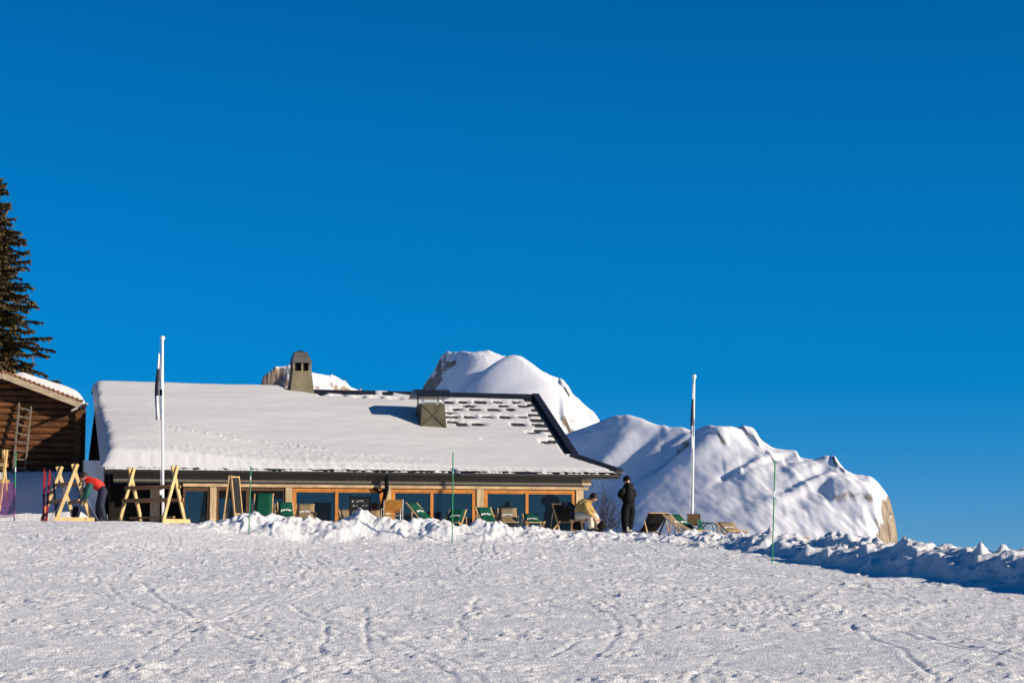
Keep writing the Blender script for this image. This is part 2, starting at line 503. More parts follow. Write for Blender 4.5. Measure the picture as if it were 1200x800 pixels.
def axis(parts, lo, hi, grow=1.25):
    a = [parts[0][0]]
    for (s, e, d0, d1) in parts:
        c = a[-1]
        while c < e:
            t = (c - s) / (e - s)
            c += d0 + (d1 - d0) * t
            a.append(c)
    st = a[-1] - a[-2]; c = a[-1]
    while c < hi:
        st *= grow; c += st; a.append(c)
    st = a[1] - a[0]; c = a[0]; pre = []
    while c > lo:
        st *= grow; c -= st; pre.append(c)
    return np.array(pre[::-1] + a)


gx = axis([(-17.5, 13.5, .036, .036)], -4000, 4000)
gy = axis([(16, 38, .036, .065), (38, 56, .065, .06), (56, 61, .04, .04), (61, 66, .065, .12)], -3000, 6000)
GX, GY = np.meshgrid(gx, gy)
GZ = ground_z(GX, GY)
tag(grid_mesh('ground', GX, GY, GZ, M['ground']), kind='structure')


# ------------------------------------------------------------------ mountains
def hill(name, prof, D0, skew, slope, depth, m, round_r, ribs, dx, amp, seed, rockend=None, back=.6, streak=.8, steps=(), rug=0.0, ext=60):
    pts = []
    for px, py in prof:
        q = ray(px, py); k = q.x / q.y
        # crest line y = D0 + skew*x
        Y = D0 / (1 - skew * k)
        pts.append((k * Y, Y, ZC + q.z / q.y * Y))
    pts = np.array(pts)
    X = np.arange(pts[0, 0], pts[-1, 0], dx)
    n = len(X)
    zc = np.interp(X, pts[:, 0], pts[:, 2])
    # soften the polyline a little
    kx = np.hanning(5); kx /= kx.sum()
    zc = np.convolve(np.pad(zc, 2, 'edge'), kx, 'valid')
    yc = D0 + skew * X
    zc = zc + amp * .30 * fbm(X / (amp * 9), X * 0 + 3, seed, 3) + amp * .45 * np.maximum(0, gnoise(X / (amp * 2.6), X * 0 + 9, seed + 5) - .25)
    dd = np.concatenate([-np.arange(dx, depth * back, dx * 1.3)[::-1], np.arange(0, depth + ext, dx)])
    XX, DD = np.meshgrid(X, dd)
    ZC2 = np.tile(zc, (len(dd), 1)); YC = np.tile(yc, (len(dd), 1))
    ad = np.abs(DD)
    # the crest outline fades into a smooth mass lower down
    wd = sst(0, depth * .38, ad)
    zs = zc.copy()
    if rockend is not None:
        k_ = ray(1016, 600).x / ray(1016, 600).y; x16 = k_ * D0 / (1 - skew * k_)
        i16 = int(np.searchsorted(X, x16)); zs[i16:] = zs[i16] - .30 * (X[i16:] - X[i16])
    pad = np.concatenate([np.full(70, zs[0]), zs, zs[-1] - (.30 if rockend is not None else 0) * dx * np.arange(1, 71)])
    big = np.tile(np.convolve(pad, np.hanning(141) / np.hanning(141).sum(), 'valid'), (len(dd), 1))
    bigv = big[0]
    if rockend is not None:
        def xpx(p):
            k_ = ray(p, 600).x / ray(p, 600).y
            return k_ * D0 / (1 - skew * k_)
        bigv = bigv + (zc - bigv) * sst(xpx(1000), xpx(1024), X)
        Xs = XX + .30 * np.maximum(DD, 0) * sst(xpx(820), xpx(1014), XX) + 1.3 * fbm(XX * .15, DD * .15, seed + 50, 3) * np.clip(DD / 6, 0, 1)
        big = np.interp(Xs, X, bigv)
    d0_ = np.tile(zc - bigv, (len(dd), 1))
    lim_ = amp * 2.2
    d1_ = np.clip(np.interp(XX + streak * np.maximum(DD, 0), X, zc - bigv), -lim_, lim_)
    bl_ = sst(0, depth * .10, DD)
    det = d0_ * (1 - bl_) + d1_ * bl_
    Zr = big + det * (1 - wd)
    fall = slope * (np.sqrt(ad * ad + round_r ** 2) - round_r)
    Z = Zr - np.where(DD > 0, fall, fall * 1.3)
    Pc = XX + streak * DD
    f = np.clip(DD / (depth * .06), 0, 1)
    Z = Z + f * amp * (.05 * fbm(Pc / (amp * 9), DD / (amp * 30), seed + 3, 2) + .045 * fbm(Pc / (amp * 2.4), DD / (amp * 24), seed + 4, 3) + .008 * fbm(XX / (amp * 2.2), DD / (amp * 2.2), seed + 9, 3))
    rg = 1 - np.abs(fbm(Pc / (amp * 5.5), DD / (amp * 13), seed + 40, 3))
    Z = Z + f * amp * .03 * (rg - .6) * sst(-.2, .5, gnoise(XX / (amp * 9), DD / (amp * 9), seed + 41))
    if rug: Z = Z + rug * np.abs(fbm(XX / (amp * 2.0), DD / (amp * 3.0), seed + 45, 4)) * sst(-.15, .35, gnoise(XX / (amp * 6), DD / (amp * 6), seed + 46) + .1) * np.clip(np.abs(DD) / 3 + .4, 0, 1) * np.exp(-np.maximum(DD, 0) / (depth * .12))
    for (p0, d0, wx, wd_, h) in ribs:
        # px position along the crest, depth, widths
        q = ray(p0, 600); k = q.x / q.y; xr = k * D0 / (1 - skew * k)
        a = (Pc - xr - streak * d0)
        left = np.where(a < 0, wx * .35, wx)
        Z = Z + h * np.exp(-(a / left) ** 2) * np.exp(-((DD - d0) / wd_) ** 2) * sst(0, depth * .14, DD)
    for (pa, da, pb, db, h) in steps:
        q = ray(pa, 600); k = q.x / q.y; xa = k * D0 / (1 - skew * k)
        q = ray(pb, 600); k = q.x / q.y; xb = k * D0 / (1 - skew * k)
        t = (XX - xa) / (xb - xa)
        inside = sst(-.02, .12, t) * (1 - sst(.88, 1.02, t))
        dl = da + (db - da) * t + amp * .6 * gnoise(XX / (amp * 2), XX * 0, seed + 31)
        Z = Z + inside * h * (1 - sst(-.3, .3 + dx * 1.5, DD - dl)) * np.exp(-np.maximum(0, dl - DD) / (h * 5))
    if rockend is not None:
        q = ray(rockend[0], 600); k = q.x / q.y; xe = k * D0 / (1 - skew * k)
        e = Xs - xe
        Z = Z - np.maximum(0, e) * rockend[1] * (.5 + .45 * fbm(XX * .5, DD * .35, seed + 60, 4)) - sst(-.3, .5, e) * 1.6 * np.abs(fbm(XX * .8, DD * .5, seed + 61, 3))
    YY = YC - DD
    o = grid_mesh(name, XX, YY, Z, m)
    return tag(o, kind='structure')


mB = mountain_mat('near_mountain_surface', .34, .50, .12, .5)
mA = mountain_mat('middle_mountain_surface', .30, .46, .07, .8)
mC = mountain_mat('far_mountain_surface', .50, .66, .06, 1.0, (.36, .27, .19))
profB = [(470, 690), (520, 645), (560, 600), (620, 545), (655, 512), (680, 503), (700, 495), (718, 488), (735, 486), (752, 490), (770, 498), (785, 501), (800, 500), (812, 505), (822, 499), (832, 497), (845, 500), (870, 501), (882, 503), (892, 516), (905, 524),
         (922, 527), (934, 527), (936, 535), (955, 538), (967, 533), (978, 536), (985, 548), (1000, 556), (1020, 558), (1030, 566), (1038, 577), (1046, 592), (1052, 608), (1055, 640), (1058, 700)]
hill('mountain_near', profB, 520, -.84, .72, 66, mB, 2.2,
     [(797, 9, 5, 9, -4.5), (822, 10, 9, 12, 4.0), (862, 16, 5, 5, 1.8), (850, 17, 3, 5, -1.6), (960, 10, 6, 10, 3.6), (948, 13, 3.5, 9, -2.6), (905, 20, 8, 14, .8), (720, 14, 12, 22, 1.6), (690, 24, 8, 26, -4.0), (930, 4, 4, 6, .8)],
     .34, 1.15, 3, rockend=(1042, 4.2), steps=[(960, 15.5, 1034, 6.5, .9), (815, 9, 850, 11, .5), (868, 3.0, 890, 4.5, .8), (895, 7, 915, 8.5, .45), (976, 2.5, 990, 4, .9), (840, 19, 862, 17, .55), (900, 26, 930, 22, .35)], rug=.25)
profA = [(380, 690), (430, 600), (470, 520), (490, 468), (497, 450), (504, 440), (512, 428), (517, 416), (524, 412), (530, 414), (540, 412), (555, 413), (572, 410), (585, 416), (598, 420), (606, 430), (611, 437), (625, 436), (640, 437), (655, 444), (665, 455), (672, 464), (685, 474), (697, 484), (704, 494), (715, 520), (730, 580), (760, 660)]
hill('mountain_middle', profA, 900, -.80, .80, 100, mA, 3.0,
     [(590, 16, 17, 40, 8.5), (542, 14, 12, 34, 7.5), (607, 5, 7, 9, 1.5), (652, 12, 14, 18, 2.0)],
     .6, 1.7, 13, streak=1.05, steps=[(655, 22, 700, 14, 1.8), (596, 6, 612, 8, 2.2), (656, 5, 670, 7, 1.6), (520, 5, 535, 6, 1.2)], rug=.5)
profC = [(240, 660), (275, 580), (296, 500), (306, 448), (309, 440), (317, 436), (322, 430), (332, 429), (340, 428), (350, 430), (366, 437), (378, 438), (386, 439), (395, 441), (403, 447), (412, 455), (421, 459), (440, 470), (470, 500), (530, 590), (580, 660)]
hill('mountain_far', profC, 1400, .1, 1.3, 70, mC, 3.0, [(322, 4, 7, 20, -5), (332, 4, 6, 20, 3)], .6, 2.6, 23, streak=.2, rug=5.0)
# rock pinnacle beyond the cliff
mb = MB()
c = P(1059, 640, 480)
vs = []; fs = []
for i in range(9):
    t = i / 8
    for k in range(9):
        a = 2 * math.pi * k / 9
        r = (1.35 * (1 - t * .55) + .35 * random.uniform(-1, 1)) * (1 if i < 8 else .5)
        vs.append((c.x + r * math.cos(a) + .2 * t, c.y + r * math.sin(a), c.z - 9 + 11.4 * t))
for i in range(8):
    for k in range(9):
        fs.append((i * 9 + k, i * 9 + (k + 1) % 9, (i + 1) * 9 + (k + 1) % 9, (i + 1) * 9 + k))
fs.append(tuple(range(72, 81)))
mb.add(vs, fs)
tag(mb.build('rock_pinnacle', mB), 'small grey rock tooth standing just right of the tan cliff end', 'rock')


# ------------------------------------------------------------------ the hut
hut = thing('mountain_hut', 'long low mountain restaurant with snow covered roof, orange framed windows and two chimneys', 'hut', HO, 0)


def hutb(mb, name, m, parent=None):
    """build in world coordinates, parent under the hut"""
    par = parent if parent is not None else hut
    o = mb.build(name, m, par)
    o.matrix_parent_inverse = Matrix.Translation(-HO)
    if par is not hut: o.matrix_parent_inverse = Matrix.Identity(4)
    return o


V0 = -.85                                  # plane of the glazed front
z_e = ray_v(400, 549, -1.0)[1]             # roof surface at the eave
z_r = ray_v(560, 463, 5.0)[1]              # ridge
VE, VR, VB = -1.0, 5.0, 10.4
TS = (z_r - z_e) / (VR - VE)
UL = -.18; UR = 15.45; UC = 16.65
z_k = z_e + TS * 1.0
z_b = z_r - TS * (VB - VR)


def roof_z(v): return z_e + TS * (v - VE)


def hbox(mb, u0, u1, v0, v1, z0, z1, mi=0):
    mb.hexa([L(u0, v0, z0), L(u1, v0, z0), L(u1, v1, z0), L(u0, v1, z0), L(u0, v0, z1), L(u1, v0, z1), L(u1, v1, z1), L(u0, v1, z1)], mi)


ZF = -1.3                                   # foundations
# walls
mb = MB()
zw = roof_z(0) - .16
mb.add([L(0, .05, ZF), L(0, 9.9, ZF), L(0, 9.9, z_b + .0), L(0, VR, z_r - .25), L(0, .05, zw - .1)], [(0, 1, 2, 3, 4)])
hbox(mb, .0, 15.3, 9.7, 9.9, ZF, z_b - .05)
mb.add([L(15.35, .05, ZF), L(15.35, 9.9, ZF), L(15.35, 9.9, z_b), L(15.35, VR, z_r - .25), L(15.35, .05, zw - .1)], [(4, 3, 2, 1, 0)])
hutb(mb, 'wall', M['darkwall'])
# recessed dark entrance wall on the left, room behind the glass
u215 = ray_v(214, 590, V0)[0]
uw_l = .02
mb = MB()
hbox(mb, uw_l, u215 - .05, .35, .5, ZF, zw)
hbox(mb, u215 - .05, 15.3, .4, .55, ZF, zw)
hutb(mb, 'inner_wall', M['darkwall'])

# roof deck
mb = MB()
th = .14


def slab(mb, pts, t, mi=0):
    b = [p - Vector((0, 0, t)) for p in pts]; n = len(pts)
    mb.add(b + list(pts), [tuple(reversed(range(n))), tuple(range(n, 2 * n))] + [(i, (i + 1) % n, n + (i + 1) % n, n + i) for i in range(n)], mi)


slab(mb, [L(UL, VE, z_e), L(UC, VE, z_e), L(UR, 0, z_k), L(UR, VR, z_r), L(UL, VR, z_r)], th)
slab(mb, [L(UL, VR + .003, z_r), L(UR, VR + .003, z_r), L(UR, VB, z_b), L(UL, VB, z_b)], th)
roof = hutb(mb, 'roof', M['slate'])
mb = MB()
slab(mb, [L(UC, VE + .004, z_e), L(UC, VB, z_e), L(UR, VB, z_k), L(UR + .003, .003, z_k)], .10)
hutb(mb, 'pent_roof', M['slate'])
# ridge cap and verge trims
mb = MB()
uk = ray_v(330, 460, 5.0)[0]
mb.add([L(uk, VR - .32, z_r - .32 * TS + .03), L(UR + .06, VR - .32, z_r - .32 * TS + .03), L(UR + .06, VR, z_r + .085), L(uk, VR, z_r + .085), L(uk, VR + .32, z_r - .32 * TS + .03), L(UR + .06, VR + .32, z_r - .32 * TS + .03)],
       [(0, 1, 2, 3), (3, 2, 5, 4)])
hutb(mb, 'ridge_cap', M['trim'])
mb = MB()


def strip(mb, a, b, wid_dir, w, h, mi=0):
    """low board lying on the roof from a to b"""
    W = wid_dir * w; H = Vector((0, 0, h))
    mb.hexa([a, b, b + W, a + W, a + H, b + H, b + W + H, a + W + H], mi)


strip(mb, L(UR - .20, -.02, z_k - .02 * TS + .004), L(UR - .20, VR, z_r + .004), HU, .24, .11)
strip(mb, L(UC - .18, VE - .02, z_e - .01), L(UR - .14, -.02, z_k - .02 * TS), HU, .22, .11)
hutb(mb, 'verge_trim', M['trim'])
# roof snow
sr = np.random.RandomState(3)
ns, nv = 330, 150
S, V = np.meshgrid(np.linspace(0, 1, ns), np.linspace(VE - .13, VR + .25, nv))
UMAX = np.where(V < 0, UR + (UC - UR) * np.clip(-V, 0, 1.1), UR)
U0 = UL - .18
U = U0 + (UMAX - U0) * S
T0 = .27 + (.21 - .27) * sst(0, 5, U) + (.115 - .24) * sst(5, 14, U)
T0 = T0 + .24 * sst(3.4, -.2, V) * (1 - sst(.8, 5.5, U)) - .04 * sst(3, 5, V) * (1 - sst(1, 5, U))
# how thin the snow gets towards the upper right
thin = sst(3.3, 4.9, V) * sst(5.8, 8.2, U) * .6 + sst(1.2, 2.4, V + (U - 10.5) * .0) * sst(9.8, 11.6, U) * .75
T = T0 * (1 - np.clip(thin, 0, 1) * .62)
T += .018 * fbm(U * .3, V * 1.2, 3, 3) + .005 * fbm(U * 1.2, V * 6, 4, 3)
# rough band of slid snow
vb = 1.1 - .19 * U + .0 * U
bandw = np.exp(-((V - (1.05 - .2 * (U - 1.2))) / .22) ** 2) * sst(.6, 1.5, U) * (1 - sst(6.5, 9.5, U))
T += bandw * (.015 + .055 * np.maximum(0, fbm(U * 9, V * 9, 9, 3)))
lowr = sst(0, .5, -V) * (1 - sst(9, 12, U)) * sst(.8, 1.4, U)
T += lowr * .03 * np.maximum(0, fbm(U * 6, V * 6, 10, 2))
hollow = np.exp(-((U - .95) / .42) ** 2 - ((V - .15) / .9) ** 2)

# round edges
ed = np.clip((V - (VE - .13)) / .34, 0, 1); T *= np.sqrt(1 - (1 - ed) ** 2)
el = np.clip((U - U0) / (.34 + .22 * sst(3.2, -.6, V) + .14 * gnoise(V * 1.3, V * 0, 8) + .05 * gnoise(V * 6, U * 6, 18)), 0, 1); T *= (1 - (1 - el) ** 2.6)
T = T * (1 - .0)
# bare patches where the metal tiles show
rows_px = [(471.5, [525, 543, 563.5, 583, 605]), (480, [536, 557, 578, 598]), (489, [531, 550, 572, 592, 613]), (497.5, [541, 560, 607, 629]), (476, [550, 590, 613]), (508, [624]), (519, [641]), (489, [527]), (495, [530]), (484, [526])]
mask = np.zeros_like(U)
for py, xs in rows_px:
    for px in xs:
        uu, _ = 0, 0
        d = ray(px, py)
        # meet the roof plane
        nrm = Vector((-HN.x * TS, -HN.y * TS, 1)); p0 = L(0, VE, z_e)
        t = (p0 - CAM).dot(nrm) / d.dot(nrm); p = CAM + d * t
        uu = (p - HO).dot(HU); vv = (p - HO).dot(HN)
        wu = .22 + .11 * sr.rand(); wv = .115 + .075 * sr.rand()
        mask = np.maximum(mask, np.exp(-((U - uu + .05 * gnoise(U * 9, V * 9, 2)) / wu) ** 6 - ((V - vv + .05 * gnoise(U * 7, V * 7, 6)) / wv) ** 4))
for px, py, w in [(380, 466.5, .22), (396, 466, .26), (421, 467.5, .18), (441, 468, .2), (463, 469, .24), (454, 463.5, .18), (372, 463, .3), (410, 463, .35)]:
    d = ray(px, py); t = (p0 - CAM).dot(nrm) / d.dot(nrm); p = CAM + d * t
    uu = (p - HO).dot(HU); vv = (p - HO).dot(HN)
    mask = np.maximum(mask, np.exp(-((U - uu) / w) ** 4 - ((V - vv) / (.10 + .03 * sr.rand())) ** 4))
# right edge: two tile widths laid bare in steps
nrow = 11
for k in range(nrow):
    v0 = .35 + k * .43
    wdt = (.42 + .42 * sr.rand()) * (1 if k > 1 else .5)
    mask = np.maximum(mask, sst(0, .08, U - (UR - .2 - wdt + .04 * gnoise(V * 8, U * 8, 5))) * np.exp(-((V - v0) / (.15 + .05 * sr.rand())) ** 6))
mask = np.maximum(mask, sst(UR - .48, UR - .40, U) * sst(.2, .5, V))
corner = sst(-.45, -.25, U - UMAX + .0) * (V < .1)
mask = np.maximum(mask, corner)
# long crack low on the right
d1 = ray(565, 517); t = (p0 - CAM).dot(nrm) / d1.dot(nrm); a = CAM + d1 * t
d1 = ray(662, 535); t = (p0 - CAM).dot(nrm) / d1.dot(nrm); b = CAM + d1 * t
ca = np.array([(a - HO).dot(HU), (a - HO).dot(HN)]); cb = np.array([(b - HO).dot(HU), (b - HO).dot(HN)]); dd = cb - ca
tt = np.clip(((U - ca[0]) * dd[0] + (V - ca[1]) * dd[1]) / (dd @ dd), 0, 1)
dist = np.hypot(U - ca[0] - dd[0] * tt, V - ca[1] - dd[1] * tt)
T -= .07 * np.exp(-(dist / .05) ** 2)
# snow banked and hollowed round the right chimney
T = T * (1 - np.clip(mask, 0, 1) * 1.25)
# back of the ridge
T = np.where(V > VR, T - 1.1 * (V - VR) * 2 * TS, T)
thinr = sst(VR - .35, VR - .2, V) * sst(uk, uk + .3, U)
thinr = thinr * (1 - sst(ray_v(436, 460, 5)[0], ray_v(440, 460, 5)[0], U) * (1 - sst(ray_v(518, 460, 5)[0], ray_v(522, 460, 5)[0], U)))
T = T * (1 - thinr) - .03 * thinr
hh = z_e + TS * (np.minimum(V, VR) - VE) + np.where(V > VR, 0, 0)
# the lip hangs over the eave
hh = np.where(V < VE, z_e - .03 + .022 * fbm(U * 4, U * 0, 91, 3), hh)
W = np.array(HO)[None, None, :] + U[..., None] * np.array(HU) + V[..., None] * np.array(HN)
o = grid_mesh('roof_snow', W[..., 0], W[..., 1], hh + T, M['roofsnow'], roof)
# front face of the snow slab over the gutter: lumpy strip with dark gaps
us = np.arange(UL - .05, UC - .16, .03)
hs_ = .055 - .030 * sst(5, 8, us) + .06 * fbm(us * 1.1, us * 0, 81, 2) + .075 * fbm(us * 4.5, us * 0, 82, 3) + .035 * (1 - sst(2.5, 5.5, us))
hs_ = np.clip(hs_, .006, .135)
rough_v = .02 * fbm(us * 6, us * 0 + 4, 83, 2)
mb = MB(); vs = []; fs = []
for i, u in enumerate(us):
    zb = z_e - .105; v0 = VE - .15 + float(rough_v[i]); h = float(hs_[i])
    vs += [L(u, v0, zb), L(u, v0 + .012, zb + h * .6), L(u, v0 + .045, zb + h), L(u, VE - .022, zb + h + .004), L(u, VE - .022, zb)]
for i in range(len(us) - 1):
    for k in range(4): fs.append((i * 5 + k, i * 5 + 5 + k, i * 5 + 6 + k, i * 5 + k + 1))
mb.add(vs, fs, 0, True)
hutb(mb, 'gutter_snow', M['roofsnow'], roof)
# gutter
mb = MB()
gp = [(-.17, -.10), (-.175, -.17), (-.14, -.235), (-.07, -.24), (-.02, -.20), (-.02, -.14)]
vs = []
for uu in (UL - .05, UC - .1):
    vs += [L(uu, VE + a + .0, z_e + b) for a, b in gp]
n = len(gp)
mb.add(vs, [(i, i + 1, n + i + 1, n + i) for i in range(n - 1)] + [tuple(range(n)), tuple(range(2 * n - 1, n - 1, -1))])
hbox(mb, UL, UC - .3, VE - .02, VE + .38, z_e - .235, z_e - .145)
hutb(mb, 'gutter', M['gutter'])
# grey board over the windows
uR = ray_v(685, 590, V0)[0]
zf0 = ray_v(400, 566, V0)[1]
mb = MB()
nb = 1
hbox(mb, .05, uR - .05, V0 - .04, V0 + .10, zf0, z_e + .02)
hutb(mb, 'fascia_board', M['fascia'])
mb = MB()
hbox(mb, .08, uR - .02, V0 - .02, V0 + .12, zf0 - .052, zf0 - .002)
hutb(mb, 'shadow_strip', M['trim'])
zb1 = zf0 - .054
zb0 = ray_v(400, 571.3, V0)[1]
mb = MB()
hbox(mb, u215, uR + .12, V0 - .06, V0 + .14, zb0, zb1)
hutb(mb, 'timber_beam', M['beam'])


def UU(px): return ray_v(px, 590, V0)[0]


for (a, b) in ((246, 253.5), (334.5, 342), (450.5, 458), (558.5, 566.5), (675, 683.5)):
    mb = MB(); hbox(mb, UU(a), UU(b), V0 - .035, V0 + .12, ZF, zb0 - .002)
    hutb(mb, 'timber_post', M['post'])
mb = MB(); hbox(mb, ray_v(176, 590, .2)[0], ray_v(187, 590, .2)[0], .1, .3, ZF, zf0 - .1)
hutb(mb, 'timber_post', M['post'])
mb = MB(); hbox(mb, ray_v(128, 590, .2)[0], ray_v(134, 590, .2)[0], .1, .3, ZF, zf0 - .1)
hutb(mb, 'timber_post', M['darkwall'])
# right end: little bracket under the corner of the beam
mb = MB()
hbox(mb, uR - .10, uR + .22, V0 - .05, V0 + .2, zb1 + .06, z_e - .25)
hutb(mb, 'corner_block', M['post'])


def window(a, b, mull, wood=M['frame'], fw=.13, label=None):
    """glazed bay between photo columns a and b"""
    u0, u1 = UU(a), UU(b); zt = zb0 - .004; z0 = ZF
    f = MB()
    vf, vb_ = V0, V0 + .08
    hbox(f, u0, u1, vf, vb_, zt - .105, zt)
    hbox(f, u0, u0 + fw, vf, vb_, z0, zt - .107); hbox(f, u1 - fw, u1, vf, vb_, z0, zt - .107)
    edges = [u0 + fw]
    for m_ in mull:
        um = UU(m_); hbox(f, um - .05, um + .05, vf - .012, vb_, z0, zt - .107); edges += [um - .05, um + .05]
    edges.append(u1 - fw)
    fr = hutb(f, 'window', wood)
    if label: fr['label'] = label
    for i in range(0, len(edges), 2):
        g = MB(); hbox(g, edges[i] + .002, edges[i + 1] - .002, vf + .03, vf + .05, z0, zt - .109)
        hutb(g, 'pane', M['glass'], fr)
        g = MB()
        x0, x1 = edges[i] + .002, edges[i + 1] - .002
        hbox(g, x0, x1, vf + .012, vf + .028, zt - .145, zt - .110)
        hutb(g, 'sash', wood, fr)
    return fr


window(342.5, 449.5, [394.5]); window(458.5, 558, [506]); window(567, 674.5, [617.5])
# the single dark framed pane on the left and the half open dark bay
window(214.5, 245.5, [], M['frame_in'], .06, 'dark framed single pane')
w2 = window(254, 334, [290], M['frame_in'], .06, 'dark framed bay with its dark interior painted as a black sheet in the upper part')
mb = MB()
zt = zb0 - .12
hbox(mb, UU(254) + .07, UU(334) - .07, V0 - .005, V0 + .026, ray_v(290, 583.5, V0)[1], zt)  # black sheet painted in for the unlit room behind the glass
hutb(mb, 'dark_interior_sheet', M['black'], w2)
# downpipe: out of the gutter, back to the wall, down the post
mb = MB()
up = ray_v(452, 560, VE)[0]
zg = z_e - .22
mb.tube([L(up, VE - .09, zg), L(up + .02, VE - .09, zg - .42), L(up + .0, VE - .05, zg - .55), L(up - .06, V0 - .13, zg - .80), L(up - .08, V0 - .10, zg - .95), L(up - .08, V0 - .10, ZF)], .066, 10)
mb.tube([L(up + .02, VE - .09, zg - .40), L(up - .18, VE + .1, zg - .52), L(up - .38, V0 - .06, zg - .38)], .045, 8)  # added side arm, modelled in black for the pipe's slanting shadow
mb.box(L(up, VE - .09, zg - .05), (.14, .14, .14))
hutb(mb, 'downpipe', M['black'])


# chimneys ---------------------------------------------------------------
def roofhit(px, py):
    d = ray(px, py); t = (p0 - CAM).dot(nrm) / d.dot(nrm); p = CAM + d * t
    return (p - HO).dot(HU), (p - HO).dot(HN)


def zat(py, u, v):
    """height seen at photo row py at hut position u, v"""
    q = L(u, v, 0); s = q.y
    # ray through the row at that depth
    d = ray(600, py)
    return ZC + d.z / d.y * s


def frust(mb, u0, u1, v0, v1, z0, U0_, U1_, V0_, V1_, z1, mi=0):
    mb.hexa([L(u0, v0, z0), L(u1, v0, z0), L(u1, v1, z0), L(u0, v1, z0), L(U0_, V0_, z1), L(U1_, V0_, z1), L(U1_, V1_, z1), L(U0_, V1_, z1)], mi)


# right chimney
uc, vc = roofhit(505, 503)
ua = roofhit(490, 502)[0] + .06; ub = roofhit(522, 502)[0] + .03
zb_ = roof_z(vc) - .3; zt_ = zat(473, uc, vc)
ch2 = MB()
sl = .07
frust(ch2, ua - .02, ub + .02, vc, vc + 1.0, zb_, ua + sl, ub - sl, vc + .05, vc + .95, zt_)
# crossed ribs on the front sheet
for (x0, x1) in ((ua + .03, ub - sl), (ub - .03, ua + sl)):
    ch2.bar(L(x0, vc - .006, roof_z(vc) + .08), L(x1, vc + .045 - .006, zt_ - .02), .03, .02, side=HU)
c2 = hutb(ch2, 'chimney', M['concrete_dark'])
c2['label'] = 'squat olive chimney with crossed ribs and a dark flat cap'
mb = MB()
zc0 = zat(465, uc, vc); zc1 = zat(455.5, uc, vc)
capu0 = ua - .16; capu1 = ub + .16
mb.hexa([L(capu0, vc - .22, zc0), L(capu1, vc - .22, zc0), L(capu1, vc + 1.2, zc0), L(capu0, vc + 1.2, zc0),
         L(capu0 + .02, vc - .2 + .5, zc1), L(capu1 - .02, vc - .2 + .5, zc1), L(capu1 - .02, vc + .7, zc1), L(capu0 + .02, vc + .7, zc1)])
hutb(mb, 'chimney_cap', M['trim'], c2)
mb = MB()
frust(mb, ua + .12, ub - .12, vc + .15, vc + .8, zt_ + .002, ua + .12, ub - .12, vc + .15, vc + .8, zt_ + .06)
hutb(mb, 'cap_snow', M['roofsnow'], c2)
for (x, y) in ((ua + .11, vc + .09), (ub - .11, vc + .09), (ua + .11, vc + .9), (ub - .11, vc + .9)):
    mb = MB(); hbox(mb, x - .025, x + .025, y - .025, y + .025, zt_, zc0 - .002)
    hutb(mb, 'cap_post', M['steel'], c2)
# left chimney on the ridge
vc1 = 4.55
ua = ray_v(338.5, 458, vc1)[0]; ub = ray_v(370, 458, vc1)[0]; um0 = ray_v(344, 434, vc1)[0]; um1 = ray_v(366, 434, vc1)[0]
um = (ua + ub) / 2
zb_ = roof_z(vc1) - .3; zt_ = zat(434, um, vc1)
mb = MB()
frust(mb, ua, ub, vc1, vc1 + .95, zb_, um0, um1, vc1 + .15, vc1 + .8, zt_)
c1 = hutb(mb, 'chimney', M['concrete'])
c1['label'] = 'tapering olive chimney on the ridge with a hooded grey cap'
z1 = zat(425, um, vc1 + .15); z2 = zat(412, um, vc1 + .2); z15 = zat(418, um, vc1 + .2)
mb = MB(); hbox(mb, um0 + .10, um1 - .10, vc1 + .25, vc1 + .7, zt_ + .004, z1)
hutb(mb, 'flue_opening', M['black'], c1)
for (x, y) in ((um0 + .04, vc1 + .19), (um1 - .04, vc1 + .19), (um0 + .04, vc1 + .76), (um1 - .04, vc1 + .76), ((um0 + um1) / 2, vc1 + .19)):
    mb = MB(); hbox(mb, x - .035, x + .035, y - .035, y + .035, zt_, z1)
    hutb(mb, 'cap_post', M['concrete'], c1)
mb = MB()
ct0 = ray_v(347, 412, vc1)[0]; ct1 = ray_v(361, 412, vc1)[0]
cm0 = ray_v(345, 418, vc1)[0]; cm1 = ray_v(363.5, 418, vc1)[0]
frust(mb, um0 - .02, um1 + .02, vc1 + .11, vc1 + .84, z1 + .002, cm0, cm1, vc1 + .15, vc1 + .8, z15)
frust(mb, cm0, cm1, vc1 + .15, vc1 + .8, z15 + .001, ct0, ct1, vc1 + .25, vc1 + .7, z2)
hutb(mb, 'chimney_cap', M['capmetal'], c1)
mb = MB(); frust(mb, ct0 + .1, ct1 - .1, vc1 + .3, vc1 + .6, z2 + .001, ct0 + .12, ct1 - .12, vc1 + .32, vc1 + .58, z2 + .05)
hutb(mb, 'cap_top', M['black'], c1)

# ------------------------------------------------------------------ log chalet on the left
CO = P(90, 555, 66.0); CO.z = 0
chal = thing('log_chalet', 'old brown log chalet with tiled snowy roof at the left edge', 'chalet', CO)


def CL(s, v, z):
    """s to the left of the right front corner, v away"""
    return CO - HU * s + HN * v + Vector((0, 0, z))


def chb(mb, name, m, parent=None):
    o = mb.build(name, m, parent if parent is not None else chal)
    if parent is None: o.matrix_parent_inverse = Matrix.Translation(-CO)
    return o


def ray_c(px, py, v):
    d = ray(px, py); t = (v - (CAM - CO).dot(HN)) / d.dot(HN); p = CAM + d * t
    return -(p - CO).dot(HU), p.z


CW = 5.2; CDp = 7.0
zc_e = ray_c(96, 472, -.6)[1]
s_rid, zc_rid = ray_c(2, 436, -.6)
s_eav = ray_c(97, 470, -.6)[0]
tanr = (zc_rid - zc_e) / (s_rid - s_eav)


def crz(s):
    return zc_rid - abs(s - s_rid) * tanr


